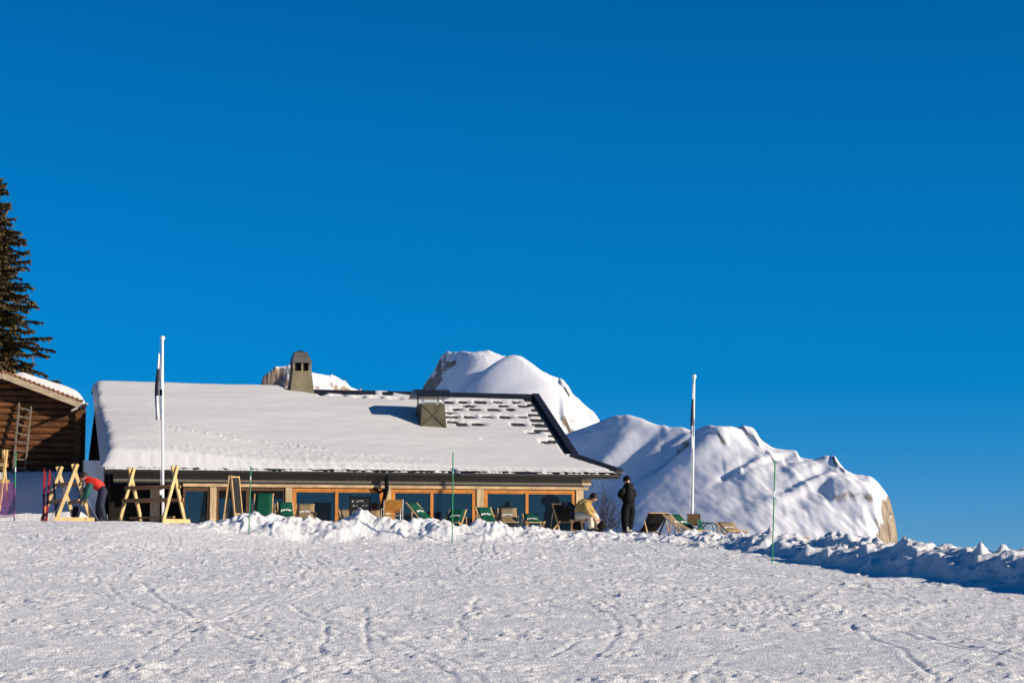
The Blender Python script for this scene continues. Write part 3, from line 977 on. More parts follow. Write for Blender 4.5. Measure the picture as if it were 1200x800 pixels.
def cabin_wall():
    mb = MB()
    # stacked logs, front and right wall, crossing at the corner
    r = .105; z = 1.0; k = 0
    while z < zc_rid - .1:
        off = .0 if k % 2 == 0 else r
        s0 = -.22 if k % 2 == 0 else -.22
        if z + r * .5 < zc_rid:
            s_lim = s_rid + (zc_rid - z) / tanr - .1
            s_min = max(-.25, s_rid - (zc_rid - z) / tanr + .15)
            if s_min > -.2: s_min += .1
            mb.tube([CL(s_min, 0, z), CL(min(s_lim, CW), 0, z)], r * 1.04, 10)
        if z + r < crz(0) - .05:
            mb.tube([CL(0, -.25, z + r), CL(0, CDp, z + r)], r * 1.04, 10)
        z += 2 * r; k += 1
    # dark core behind the joints
    mb.hexa([CL(.03, .03, .8), CL(.03, CDp, .8), CL(CW, CDp, .8), CL(CW, .03, .8), CL(.03, .03, crz(0) - .2), CL(.03, CDp, crz(0) - .2), CL(CW, CDp, crz(0) - .2), CL(CW, .03, crz(0) - .2)])
    return mb


chb(cabin_wall(), 'log_wall', M['log'])
mb = MB()
sl_ = s_rid * 2 - s_eav
slab(mb, [CL(s_eav, -.6, crz(s_eav)), CL(s_eav, CDp + .4, crz(s_eav)), CL(s_rid, CDp + .4, zc_rid), CL(s_rid, -.6, zc_rid)][::-1], .10)
slab(mb, [CL(s_rid + .003, -.6, zc_rid), CL(s_rid + .003, CDp + .4, zc_rid), CL(sl_, CDp + .4, crz(sl_)), CL(sl_, -.6, crz(sl_))][::-1], .10)
croof = chb(mb, 'roof', M['oldwood'])
# tile ends along the verge
mb = MB()
N = 17
for k in range(N):
    s = s_eav + (s_rid - s_eav) * (k + .5) / N
    z = crz(s)
    hw = (s_rid - s_eav) / N * .58
    for dv in (0, .28, .56):
        mb.hexa([CL(s + hw, -.68 + dv, z - hw * -tanr + .00), CL(s - hw, -.68 + dv, z - hw * tanr + .055), CL(s - hw, -.36 + dv, z - hw * tanr + .055), CL(s + hw, -.36 + dv, z + hw * tanr + .0),
                 CL(s + hw, -.68 + dv, z + hw * tanr + .05), CL(s - hw, -.68 + dv, z - hw * tanr + .115), CL(s - hw, -.36 + dv, z - hw * tanr + .115), CL(s + hw, -.36 + dv, z + hw * tanr + .05)])
o = mb.build('roof_tile', M['tile'], croof); o['kind'] = 'stuff'
mb = MB()
for sg, e in ((1, s_eav), (-1, sl_)):
    a = CL(s_rid + (.002 if sg < 0 else 0), -.64, zc_rid - .10); b = CL(e, -.64, crz(e) - .10)
    mb.bar(a, b, .05, .20, side=HN)
chb(mb, 'verge_board', M['verge'])
mb = MB()
for s in (0.05, s_rid - .1):
    mb.tube([CL(s, -.60, crz(s) - .19), CL(s, CDp, crz(s) - .19)], .085, 8)
chb(mb, 'purlin', M['log'])
# snow on the right slope
ns_, nv_ = 90, 60
SS, VV = np.meshgrid(np.linspace(0, 1, ns_), np.linspace(-.45, CDp + .3, nv_))
s0 = s_eav - .10; s1 = s_rid - .32
Sx = s0 + (s1 - s0) * SS
Tz = .28 * (1 - (1 - np.clip((Sx - s0) / .45, 0, 1)) ** 2.4) * (1 - (1 - np.clip((s1 - Sx) / .5, 0, 1)) ** 2) * (1 - (1 - np.clip((VV + .45) / .3, 0, 1)) ** 3)
Tz = Tz * (.85 + .25 * sst(1.5, .2, Sx)) + .015 * fbm(Sx * 2, VV * 2, 5, 3)
Zs = zc_rid - np.abs(Sx - s_rid) * tanr + .10 * np.where(Tz > .03, 1, 0) + Tz - .02
Wc = np.array(CO)[None, None, :] - Sx[..., None] * np.array(HU) + VV[..., None] * np.array(HN)
o = grid_mesh('roof_snow', Wc[:, ::-1, 0], Wc[:, ::-1, 1], Zs[:, ::-1], M['roofsnow'], croof)
mb = MB()
mb.tube([CL(s_eav - .06, -.75, crz(s_eav) - .10), CL(s_eav - .06, CDp, crz(s_eav) - .10)], .07, 8)
gt = chb(mb, 'gutter', M['gutter'])
mb = MB()
q1 = P(84, 481, 65.0); q2 = P(102, 473, 66.2)
mb.tube([q1, q1 + (q2 - q1) * .45 + Vector((0, 0, .01)), q2], [.035, .055, .05], 8)
mb.build('gutter_spout', M['steel'], gt)

# ladder
def PC(px, py, v):
    s_, z_ = ray_c(px, py, v)
    return CL(s_, v, z_)


la, lb = PC(22.5, 472, -.20), PC(15, 556, -.55)
lc, ld = PC(36.5, 476, -.20), PC(29, 556, -.55)
zl = gz(lb.x, lb.y)
for q in (lb, ld): q.z = zl - .03
base = (lb + ld) / 2
lad = thing('ladder', 'wooden ladder leaning on the log chalet wall', 'ladder', base)
mb = MB()
for a, b in ((lb, la), (ld, lc)):
    t = MB(); t.bar(a - base, b - base, .05, .07, side=(1, 0, 0)); t.build('rail', M['oldwood'], lad)
for k in range(8):
    t = (k + .7) / 8.2
    q = lb + (la - lb) * t - base; r_ = ld + (lc - ld) * t - base
    w = MB(); w.bar(q, r_, .035, .045, side=(0, 1, 0)); w.build('rung', M['oldwood'], lad)

# pale panel between the chalet and the hut
q0 = P(96, 570, 63.9); q1 = P(123, 570, 63.9)
zt = P(110, 539, 63.9).z
z0 = gz((q0.x + q1.x) / 2, 63.9) - .1
pn = thing('board_panel', 'pale grey upright panel in the gap between log chalet and hut', 'panel', ((q0.x + q1.x) / 2, 63.9, z0))
hw = (q1.x - q0.x) / 2
mb = MB(); mb.box((0, 0, (zt - z0) / 2), (2 * hw - .06, .03, zt - z0 - .02)); mb.build('sheet', M['panel'], pn)
for sx in (-1, 1):
    mb = MB(); mb.box((sx * (hw - .02), .0, (zt - z0) / 2), (.04, .06, zt - z0)); mb.build('frame_post', M['oldwood'], pn)

# ------------------------------------------------------------------ spruce on the left edge
def spruce(name, label, base, h, rmax, seed):
    rr = random.Random(seed)
    t = thing(name, label, 'tree', base)
    mb = MB()
    n = 12
    mb.tube([(.06 * rr.uniform(-1, 1) * (i > 0), .06 * rr.uniform(-1, 1) * (i > 0), h * i / n) for i in range(n + 1)], [.24 * (1 - i / n) + .012 for i in range(n + 1)], 9)
    mb.build('trunk', M['bark'], t)
    lim = MB(); fol = MB()
    z = h * .06
    while z < h - .12:
        f = 1 - z / h
        nb = rr.randint(11, 14) if f > .1 else 5
        a0 = rr.uniform(0, 6.28)
        for k in range(nb):
            a = a0 + k * 6.283 / nb + rr.uniform(-.3, .3)
            ln = rmax * (f ** .86) * rr.choice((rr.uniform(.45, .8), rr.uniform(.8, 1.12))) + .14
            zj = rr.uniform(-.22, .22) * (.3 + f)
            dr = rr.uniform(.10, .55) * (.4 + f)
            ca, sa = math.cos(a), math.sin(a)
            pts = []
            m_ = 7
            for i in range(m_ + 1):
                q = i / m_
                r_ = ln * q
                zz = z + zj + .10 * ln * q - dr * ln * q * q * 1.1 + (.30 * ln * max(0, q - .62) * (.5 + f))
                pts.append(Vector((ca * r_, sa * r_, zz)))
            lim.tube(pts, [.035 * (1 - i / m_) * (.4 + f) + .006 for i in range(m_ + 1)], 4, caps=False)
            side = Vector((-sa, ca, 0))
            steps = max(5, int(ln / .075))
            for i in range(1, steps + 1):
                q = i / steps
                ii = min(m_ - 1, int(q * m_)); fr = q * m_ - ii
                c = pts[ii].lerp(pts[ii + 1], fr)
                d = (pts[ii + 1] - pts[ii]).normalized()
                tw = .46 * (1 - q * .55) * (.35 + .65 * min(1, ln)) * rr.uniform(.6, 1.15)
                for sgn in (-1, 1, 0):
                    dirv = (d * rr.uniform(.5, 1.0) + side * sgn * rr.uniform(.6, 1.1) + Vector((0, 0, rr.uniform(-.75, -.05) if sgn else rr.uniform(-1.0, .15)))).normalized()
                    # a twig: three or four narrow needle blades along it
                    L_ = tw * rr.uniform(.7, 1.1)
                    nn = 3
                    for j in range(nn):
                        s0 = c + dirv * (L_ * j / nn)
                        roll = rr.uniform(0, 3.14)
                        ax = dirv.cross(Vector((math.cos(roll), math.sin(roll), .3))).normalized()
                        w = .05 * rr.uniform(.7, 1.3)
                        tip = s0 + dirv * (L_ / nn * 1.55) + ax * rr.uniform(-.05, .05)
                        mid = s0.lerp(tip, .5)
                        fol.add([s0, mid + ax * w, tip, mid - ax * w], [(0, 1, 2, 3)])
        z += (.17 + .12 * f) * rr.uniform(.7, 1.3)
    # crown limbs belong with the trunk's wood
    cr = fol.build('crown', M['needles'], t)
    lo = lim.build('limb', M['bark'], t); lo['kind'] = 'stuff'
    return t


tb = P(-30, 560, 80)
tb.z = gz(tb.x, tb.y) - .2
ttop = P(-22, 168, 80).z
spruce('spruce_tree', 'tall dark spruce behind the log chalet at the left edge', tb, ttop - tb.z, 4.2, 5)

# ------------------------------------------------------------------ deckchairs
GD = 'deckchairs set out on the snowy terrace'


def deckchair(label, px, py_top, D, rz, cloth, h=.95, run=.45, text=True, width=.58, name='deckchair', railm=None):
    c = P(px, py_top, D)
    # the top of the back stands at the given picture row
    fx, fy = math.sin(rz), -math.cos(rz)
    bx = c.x + fx * run; by = c.y + fy * run
    g = gz(bx, by)
    H = max(.45, min(1.2, c.z - g)) if h is None else h
    z0 = c.z - H if abs(c.z - H - g) < .12 else g - .02
    if h is None: z0 = c.z - H
    t = thing(name, label, 'deckchair', (bx, by, z0), rz, GD)
    w = width / 2; wi = w - .035
    th = math.atan2(run + .42, H)
    # long back frame: front ground -> rear top ; front frame: rear ground -> front top
    f0 = Vector((0, -.42, .0)); f1 = Vector((0, run, H))
    g0 = Vector((0, .40, .0)); g1 = Vector((0, -.48, .36))
    for s in (-1, 1):
        m = MB(); m.bar(f0 + Vector((s * wi, 0, 0)), f1 + Vector((s * wi, 0, 0)), .034, .045, side=(1, 0, 0)); m.build('back_rail', railm or M['chairwood'], t)
        m = MB(); m.bar(g0 + Vector((s * w, 0, 0)), g1 + Vector((s * w, 0, 0)), .03, .045, side=(1, 0, 0)); m.build('seat_rail', M['chairwood'], t)
        a = f0.lerp(f1, .72); m = MB(); m.bar(a + Vector((s * (w + .03), 0, 0)), g0.lerp(g1, .06) + Vector((s * (w + .03), .0, 0)), .022, .035, side=(1, 0, 0)); m.build('prop', M['chairwood'], t)
    for e_, zo in ((f1, -.01), (g1, -.01), (g0, .03)):
        m = MB(); m.tube([e_ + Vector((-w, 0, zo)), e_ + Vector((w, 0, zo))], .016, 7); m.build('crossbar', M['chairwood'], t)
    # sling
    a = f1 + Vector((0, -.02, .012)); b = g1 + Vector((0, .0, .012))
    mid = (a + b) / 2 + Vector((0, .10, -.26))
    n = 14
    mid = f0.lerp(f1, .30) + Vector((0, -.03, .03))

    def sp(q):
        return a * (1 - q) ** 2 + mid * 2 * q * (1 - q) + b * q * q

    def sn(q):
        d = (sp(min(1, q + .01)) - sp(max(0, q - .01))).normalized()
        nrm_ = Vector((1, 0, 0)).cross(d)
        return -nrm_ if nrm_.y > 0 and nrm_.z < 0 else (nrm_ if nrm_.z > 0 else -nrm_)
    ws = wi - .022
    vs = []
    for layer in (0, 1):
        for i in range(n + 1):
            q = i / n
            for k in range(5):
                x = -ws + 2 * ws * k / 4
                sag = -.012 * (1 - (x / ws) ** 2) * math.sin(math.pi * q)
                vs.append(sp(q) + Vector((x, 0, 0)) + sn(q) * (sag - layer * .006))
    fs = []
    o_ = (n + 1) * 5
    for i in range(n):
        for k in range(4):
            i0 = i * 5 + k
            fs.append((i0, i0 + 1, i0 + 6, i0 + 5)); fs.append((o_ + i0 + 5, o_ + i0 + 6, o_ + i0 + 1, o_ + i0))
    for i in range(n):
        fs.append((i * 5, i * 5 + 5, o_ + i * 5 + 5, o_ + i * 5)); fs.append((i * 5 + 4, o_ + i * 5 + 4, o_ + i * 5 + 9, i * 5 + 9))
    for k in range(4):
        fs.append((k, o_ + k, o_ + k + 1, k + 1)); j = n * 5 + k; fs.append((j, j + 1, o_ + j + 1, o_ + j))
    m = MB(); m.add(vs, fs, 0, True)
    sl = m.build('sling', cloth, t)
    if text:
        tv, tf = text_mesh('perrier', .125, .3)
        ln_ = (a - b).length * 1.15
        out = []
        for x, y, z in tv:
            q = .25 - (y + .035 * (1 - (x / .2) ** 2)) / ln_
            out.append(sp(q) + Vector((x * .92, 0, 0)) + sn(q) * .006)
        m = MB(); m.add(out, tf); m.build('printed_word', M['white'], sl)
    return t


D90 = R(90)
deckchair('tall upright plain dark green deckchair, leftmost of the row by the windows', 309.5, 578.5, 60.6, R(4), M['green'], None, .22, False, .62)
deckchair('low green deckchair with white printed word, right beside the tall plain green one', 334, 588.5, 61.2, R(14), M['green'], None, .38, True, .54)
deckchair('tan deckchair with white printed word right of two green ones, below the first orange window', 357.5, 590.5, 61.4, R(6), M['tan'], None, .40, True, .60)
deckchair('plain tan deckchair half hidden by left side of the black menu board', 405, 597, 61.8, R(20), M['tan'], None, .42, False, .50)
deckchair('plain tan deckchair just showing past right side of the black menu board', 437, 598, 62.0, R(10), M['tan'], None, .42, False, .44)
deckchair('green deckchair turned to the sun, right of the orange armchair', 482, 589, 61.2, R(52), M['green'], None, .62, True, .56)
deckchair('green deckchair with crooked rails just right of the second marker pole', 537, 597, 61.6, R(-16), M['green'], None, .40, True, .58)
deckchair('green deckchair standing before the pale post between the two right hand windows', 566, 594.5, 61.8, R(20), M['green'], None, .36, True, .56)
deckchair('tan deckchair with white printed word in front of the rightmost window', 594, 595.5, 61.9, R(3), M['tan'], None, .36, True, .62)
deckchair('lowest green deckchair, only its top above the snow bank, right of a tan one', 621, 602, 61.5, R(12), M['green'], None, .42, True, .54)
deckchair('black deckchair with crossed pale legs and dark coat, left of the seated person', 657, 590, 61.4, R(160), M['blackcloth'], None, .32, False, .60)
deckchair('wide black deckchair seen from behind, right of the standing person', 772, 600.5, 61.0, R(-150), M['blackcloth'], None, .26, False, .74, railm=M['blackcloth'])
deckchair('tan deckchair with white printed word squeezed between black and green ones', 781, 603, 60.0, R(58), M['tan'], None, .58, True, .50)
deckchair('green deckchair with white printed word left of the right hand flagpole', 791, 603, 60.9, R(50), M['green'], None, .52, True, .56)
deckchair('tan deckchair with white printed word standing alone at the right end of the terrace', 849, 612, 58.5, R(24), M['tan'], None, .34, True, .62)
deckchair('tan deckchair sunk in the snow behind the rightmost marker pole', 926, 626, 55.5, R(8), M['tan'], None, .45, False, .50)


def armchair(name, label, px, py_top, D, rz, cloth, frame, H=.86, w=.50, loop=False):
    c = P(px, py_top, D); g = gz(c.x, c.y)
    H = c.z - g + .03
    H = max(.6, min(1.0, H))
    t = thing(name, label, 'chair', (c.x, c.y, c.z - H), rz)
    hw = w / 2
    sh = H * .50
    for s in (-1, 1):
        x = s * hw
        m = MB()
        m.tube([(x, .22, 0), (x, .20, sh), (x, .26, H)], .014, 7)
        m.build('back_leg', frame, t)
        m = MB()
        if loop:
            m.tube([(x, -.26, 0), (x, -.27, sh * 1.1), (x, -.22, H * .80), (x, -.08, H * .90), (x, .10, H * .86), (x, .20, H * .72)], .017, 8)
        else:
            m.tube([(x, -.24, 0), (x, -.24, sh + .18), (x, -.18, sh + .21), (x, .21, sh + .20)], .014, 7)
        m.build('front_leg', frame, t)
    m = MB(); m.tube([(-hw, -.24, sh), (hw, -.24, sh)], .012, 6); m.tube([(-hw, .2, sh), (hw, .2, sh)], .012, 6); m.tube([(-hw, .26, H - .01), (hw, .26, H - .01)], .012, 6)
    m.build('cross_tube', frame, t)
    m = MB(); m.box((0, -.02, sh + .014), (w - .04, .46, .02)); m.build('seat', cloth, t)
    m = MB(); m.hexa([Vector(q) for q in ((-hw + .018, .205, sh + .10), (hw - .018, .205, sh + .10), (hw - .018, .225, sh + .10), (-hw + .018, .225, sh + .10), (-hw + .018, .245, H), (hw - .018, .245, H), (hw - .018, .265, H), (-hw + .018, .265, H))])
    m.build('backrest', cloth, t)
    return t


armchair('armchair', 'orange canvas armchair with pale tube frame under the downpipe', 459.5, 585, 62.3, R(-6), M['orange'], M['steel'], w=.60)
armchair('armchair', 'brown armchair with square back at the foot of the right flagpole', 815, 601.5, 61.5, R(8), M['brown'], M['teal'], w=.42)
armchair('tube_chair', 'low chair of bent dark teal tubing right of the brown armchair', 829, 609, 60.4, R(64), M['green'], M['teal'], w=.36, loop=True)

# coat over the black chair and bags
def lump(name, label, cat, pts, m):
    vs, fs = skin([((p[0], p[1], p[2]), p[3]) for p in pts], [(i, i + 1) for i in range(len(pts) - 1)], 2)
    b = Vector(pts[0][:3])
    mb = MB(); mb.add([Vector(v) - b for v in vs], fs, 0, True)
    o = mb.build(name, m); o.location = b
    return tag(o, label, cat)


q = P(666, 592, 61.2)
lump('coat', 'dark navy coat hung over the top of the black deckchair beside the seated person', 'coat',
     [(q.x - .22, q.y, q.z + .02, (.07, .10)), (q.x - .05, q.y + .02, q.z + .06, (.10, .10)), (q.x + .12, q.y, q.z - .02, (.12, .12)), (q.x + .16, q.y - .04, q.z - .25, (.12, .15)), (q.x + .15, q.y - .05, q.z - .46, (.08, .10))], M['navy'])
q = P(705, 619, 60.8)
g = gz(q.x, q.y)
lump('bag', 'black soft bag lying on the snow right of the seated person', 'bag',
     [(q.x - .12, q.y, g + .12, (.11, .12)), (q.x + .02, q.y, g + .22, (.14, .15)), (q.x + .12, q.y, g + .34, (.12, .12))], M['blackcloth'])
q = P(677, 618, 61.3); g = gz(q.x, q.y)
lump('rucksack', 'black rucksack on the snow in front of the seated person, beside the crossed chair legs', 'rucksack',
     [(q.x - .18, q.y - .25, g + .16, (.14, .15)), (q.x + .04, q.y - .25, g + .26, (.18, .17)), (q.x + .2, q.y - .23, g + .12, (.11, .11))], M['blackcloth'])
q = P(89, 607, 59.9); g = gz(q.x, q.y)
rs = lump('rucksack', 'dark rucksack with red base standing inside the ski rack by the bending skier', 'rucksack',
     [(q.x - .02, q.y, g + .12, (.15, .13)), (q.x, q.y, g + .32, (.17, .14)), (q.x + .03, q.y, g + .52, (.13, .11))], M['navy'])
mb = MB(); mb.ball((0, 0, -.045), (.185, .165, .085), 14, 8); mb.build('base_panel', M['red'], rs)

# ------------------------------------------------------------------ menu boards
q = P(422, 582, 60.6); g = gz(q.x, q.y)
t = thing('menu_board', 'black chalkboard with lines of white chalk standing behind the snow bank', 'menu board', (q.x, q.y, g - .02), R(5))
hh_ = q.z + .02 - g; bw_ = .62
mb = MB()
tl = Matrix.Rotation(R(7), 3, 'X')
pb = [(-bw_ / 2, 0, 0), (bw_ / 2, 0, 0)]
mb.box((0, .06, hh_ / 2), (bw_, .025, hh_), Matrix.Rotation(R(-6), 3, 'X'))
bd = mb.build('board', M['chalk'], t)
mb = MB()
for sx in (-1, 1): mb.box((sx * bw_ / 2, .06, hh_ / 2), (.03, .04, hh_), Matrix.Rotation(R(-6), 3, 'X'))
mb.box((0, .06 + .05, hh_ - .005), (bw_ + .03, .04, .03), Matrix.Rotation(R(-6), 3, 'X'))
mb.build('board_frame', M['black'], t)
mb = MB(); rr = random.Random(4)


def bpt(x, z, o=.017):
    v = Matrix.Rotation(R(-6), 3, 'X') @ Vector((x, -o, z - hh_ / 2))
    return v + Vector((0, .06, hh_ / 2))


lines = [(.13, .24, .07, 0), (.26, .15, .06, -.15), (.26, .15, .06, .15), (.34, .13, .05, .02), (.42, .40, .035, 0), (.48, .44, .035, -.02), (.55, .36, .035, .02), (.63, .34, .035, -.04)]
for dz, wd, ht, cx in lines:
    x = cx - wd / 2; zz = hh_ - dz; pts = []
    while x < cx + wd / 2:
        pts.append(bpt(x, zz + rr.uniform(-.5, .5) * ht)); x += rr.uniform(.010, .022)
        if rr.random() < .14 and len(pts) > 2:
            mb.tube(pts, .0075, 4); pts = []; x += .025
    if len(pts) > 1: mb.tube(pts, .0075, 4)
# small star beside the heading
for k in range(3):
    a = math.pi * k / 3
    mb.tube([bpt(-.22 - .03 * math.cos(a), hh_ - .13 - .03 * math.sin(a)), bpt(-.22 + .03 * math.cos(a), hh_ - .13 + .03 * math.sin(a))], .006, 4)
o = mb.build('chalk_writing', M['white'], bd); o['kind'] = 'stuff'
m_ = MB()
for sx in (-1, 1): m_.bar((sx * .25, .12, hh_ - .05), (sx * .25, .42, 0), .03, .03)
m_.build('back_strut', M['black'], t)

# folding wooden sign seen from its side
q = P(270, 557, 60.0)
gL = gz(P(262, 600, 60).x, 60.0)
t = thing('folding_sign', 'tall folding wooden sign standing open like a tent, left of the tall green deckchair', 'sign', (q.x, q.y, gL - .03), 0)
hh_ = q.z - gL + .03
a0 = Vector((0, 0, hh_))
fl = [P(261, 607, 59.75) - Vector(t.location), P(280, 607, 59.6) - Vector(t.location)]
# left leaf: edge on ; right leaf: turned a little to the camera
dvec = Vector((.32, .5, 0))


def leaf(top, foot, wdir, w, inner, nm):
    foot = Vector((foot.x, foot.y, .0)); W = Vector(wdir).normalized() * w
    mb = MB()
    sd_ = W.normalized()
    mb.bar(top, foot, .05, .045, side=sd_); mb.bar(top + W, foot + W, .05, .045, side=sd_)
    dn = (foot - top)
    for q_ in (.02, .72):
        mb.bar(top + dn * q_, top + dn * q_ + W, .05, .035)
    o = mb.build(nm, M['chairwood'], t)
    nn = dn.normalized().cross(sd_) * .012
    p_ = [top + dn * .04 + W * .08, top + dn * .04 + W * .92, top + dn * .70 + W * .92, top + dn * .70 + W * .08]
    m = MB(); m.hexa([p_[3] - nn, p_[2] - nn, p_[2] + nn, p_[3] + nn, p_[0] - nn, p_[1] - nn, p_[1] + nn, p_[0] + nn]); m.build('panel', inner, o)


leaf(a0 + Vector((-.03, 0, 0)), fl[0] + Vector((0, .0, 0)), (-.05, 1, 0), .55, M['chalk'], 'leaf_frame')
leaf(a0 + Vector((.02, 0, 0)), fl[1] + Vector((-.09, 0, 0)), (.27, .95, 0), .56, M['chalk'], 'leaf_frame')

# ------------------------------------------------------------------ ski racks
GR = 'yellow wooden ski racks by the chalet'


def ski_rack(label, px, py_top, D, phi, w, Lr, H, rails=(.66, .36), base_front=True, railm=None):
    """near A frame at px ; rails run away from it"""
    c = P(px, py_top, D)
    zz = c.z - H
    t = thing('ski_rack', label, 'ski rack', (c.x, c.y, zz), phi, GR)
    # local: x across the A, y along the rail
    def aframe(y, bb):
        dz0 = 0
        wp = t.matrix_basis @ Vector((0, y, 0)); gg = gz(wp.x, wp.y)
        zb_l = min(.12, gg - zz) if abs(gg - zz) < .5 else 0
        for s in (-1, 1):
            m = MB(); m.bar((s * w / 2, y + s * .035, zb_l - .03), (-s * .07, y + s * .035, H), .065, .095, side=(0, 1, 0)); m.build('leg', M['rackwood'], t)
        if bb:
            m = MB(); m.bar((-w / 2 - .05, y - .10, zb_l + .07), (w / 2 + .05, y - .10, zb_l + .07), .04, .12, side=(0, 1, 0)); m.build('base_board', M['rackwood'], t)
    aframe(0, base_front); aframe(Lr, False)
    for f in rails:
        xw = (1 - f) * w / 2
        for s in (-1, 1):
            m = MB(); m.bar((s * (xw - .0), -.06, H * f), (s * (xw - .0), Lr + .06, H * f), .035, .105, side=(1, 0, 0)); m.build('rail', railm or M['rackrail'], t)
    m = MB(); m.bar((0, .0, .10), (0, Lr, .10), .09, .06, side=(1, 0, 0)); m.build('base_beam', M['rackrail'], t)
    return t


q = P(90, 543, 59.0)
rk2 = ski_rack('middle yellow ski rack with skis leaning in it, beside the bending skier', 88, 543.5, 59.0, R(26), 1.10, 1.95, 1.70)
rk3 = ski_rack('right hand yellow ski rack standing in front of the white flagpole, without skis', 205, 545.5, 59.2, R(50), .95, 2.0, 1.62, rails=(.62, .38))
# the rack cut by the left edge: seen end on
c = P(6, 527, 63.6); H1 = c.z - (gz(c.x, c.y)) + .02
rk1 = ski_rack('yellow ski rack cut off by the left edge of the view, behind purple netting', 6, 527, 63.3, R(84), .95, 2.0, max(1.0, min(1.7, H1)), rails=(.72, .42), base_front=False, railm=M['rackwood'])


def ski(name, label, px, py0, py1, px1, D, m, group=None, wdir=(1, 0, 0)):
    """a ski from its tail in the snow to its tip, leaning"""
    a = P(px, py0, D); b = P(px1, py1, D + .15)
    a.z = gz(a.x, a.y) - .05 if abs(gz(a.x, a.y) - a.z) < .35 else a.z
    o = thing(name, label, 'ski', a, 0, group)
    d = (b - a); n = 10; Ln = d.length; dn = d.normalized()
    W = Vector(wdir); W = (W - dn * W.dot(dn)).normalized(); N_ = dn.cross(W)
    vs = []; fs = []
    for i in range(n + 1):
        q_ = i / n
        w = .034 * (1 + .25 * abs(2 * q_ - 1) ** 2) * (1 if q_ < .93 else .55 if q_ < .99 else .2)
        cu = .10 * max(0, q_ - .86) ** 2 * 40
        p = d * q_ + N_ * (-cu * .6)
        for (sx, sy) in ((-1, -1), (1, -1), (1, 1), (-1, 1)):
            vs.append(p + W * w * sx + N_ * .008 * sy)
    for i in range(n):
        for k in range(4):
            fs.append((i * 4 + k, i * 4 + (k + 1) % 4, i * 4 + 4 + (k + 1) % 4, i * 4 + 4 + k))
    fs += [(3, 2, 1, 0), tuple(n * 4 + k for k in range(4))]
    mb = MB(); mb.add(vs, fs); mb.build('blade', m, o)
    mb = MB(); p = d * .45
    mb.bar(p - dn * .16 - N_ * .03, p + dn * .16 - N_ * .03, .05, .045, side=W); mb.bar(p + dn * .1 - N_ * .05, p + dn * .17 - N_ * .05, .06, .07, side=W)
    mb.build('binding', M['boot'], o)
    return o


GS = 'skis stood in the middle ski rack'
ski('ski', 'red tipped ski standing upright at the left end of the middle ski rack', 51, 607, 549, 52.5, 60.3, M['ski_red'], GS)
ski('ski', 'second red tipped ski leaning on the left trestle of the middle rack', 54, 606, 550, 59, 60.4, M['ski_red'], GS)
ski('ski', 'dark ski leaning across the rails of the middle ski rack', 67, 607, 556, 62, 60.1, M['ski_dark'], GS)
ski('ski', 'pale ski slanting up to the right under the near trestle of the middle rack', 57, 608, 566, 80, 59.3, M['ski_pale'], GS)


def ski_pole(label, a, b, D):
    A_ = P(a[0], a[1], D); B_ = P(b[0], b[1], D + .1)
    t = thing('ski_pole', label, 'ski pole', A_, 0, 'ski poles at the middle rack')
    d = B_ - A_
    m = MB(); m.tube([Vector((0, 0, 0)), d], .010, 6); m.build('shaft', M['alu'], t)
    m = MB(); m.tube([d * .88, d * 1.0], .020, 7); m.build('grip', M['boot'], t)
    dn = d.normalized()
    m = MB(); m.tube([dn * .06, dn * .075], .045, 9); m.build('basket', M['boot'], t)


ski_pole('thin ski pole leaning right of the near trestle, at the skier\'s feet', (116, 612), (100, 580), 58.9)
ski_pole('thin ski pole leaning inside the middle rack between its trestles', (84, 606), (72, 566), 60.0)

# ------------------------------------------------------------------ flagpoles and marker poles
def flagpole(label, px, py0, py1, D, px_top, r, flag):
    a = P(px, py0, D); g = gz(a.x, a.y); b = P(px_top, py1, D)
    t = thing('flagpole', label, 'flagpole', (a.x, a.y, g - .05), 0)
    base = Vector((a.x, a.y, g - .05)); tp = b - base
    m = MB(); m.tube([Vector((0, 0, 0)), tp * .5, tp], [r, r * .92, r * .8], 12); m.build('pole', M['whitepaint'], t)
    m = MB(); m.tube([tp, tp + Vector((0, 0, .05))], r * 1.7, 12); m.ball(tuple(tp + Vector((0, 0, .07))), (r * 1.8, r * 1.8, .05)); m.build('finial', M['whitepaint'], t)
    # furled banner: folded cloth hanging in narrow pleats
    (fx, f0, f1, side, wd) = flag
    top = P(fx, f0, D) - base; bot = P(fx + side, f1, D) - base
    ax = (tp.normalized())
    m = MB()
    n = 22; K = 9
    vs = []; fs = []
    for i in range(n + 1):
        q_ = i / n
        p = top.lerp(bot, q_)
        wv = wd * (.30 + .85 * math.sin(min(1, q_ * 1.25) * math.pi * .62)) * (1 - .35 * max(0, q_ - .8) * 5 * .6)
        for k in range(K):
            s = k / (K - 1)
            vs.append(p + Vector(((s - .5) * wv + .010 * math.sin(9 * q_ + k), .045 * math.sin(s * 9 + 2.2 * math.sin(3.1 * q_)), .01 * math.sin(5 * s + 7 * q_))))
    mi = []
    for i in range(n):
        for k in range(K - 1):
            q_ = (i + .5) / n
            fs.append((i * K + k, i * K + k + 1, (i + 1) * K + k + 1, (i + 1) * K + k))
            dark = (k < 4 and .22 < q_ < .64) or (.56 < q_ < .62) or (k < 1)
            mi.append(0 if dark else 1)
    m.add(vs, fs, 0, True); m.mi = mi
    fo = m.build('banner', [M['navy'], M['whitepaint']], t)
    sol = fo.modifiers.new('th', 'SOLIDIFY'); sol.thickness = .006
    m = MB(); m.tube([tp + Vector((-r - .02, 0, -.03)), (top + bot) / 2 + Vector((r * .2, -.02, 0)), Vector((-r - .03, -.02, .9))], .005, 5); m.build('halyard', M['whitepaint'], t)
    return t, base


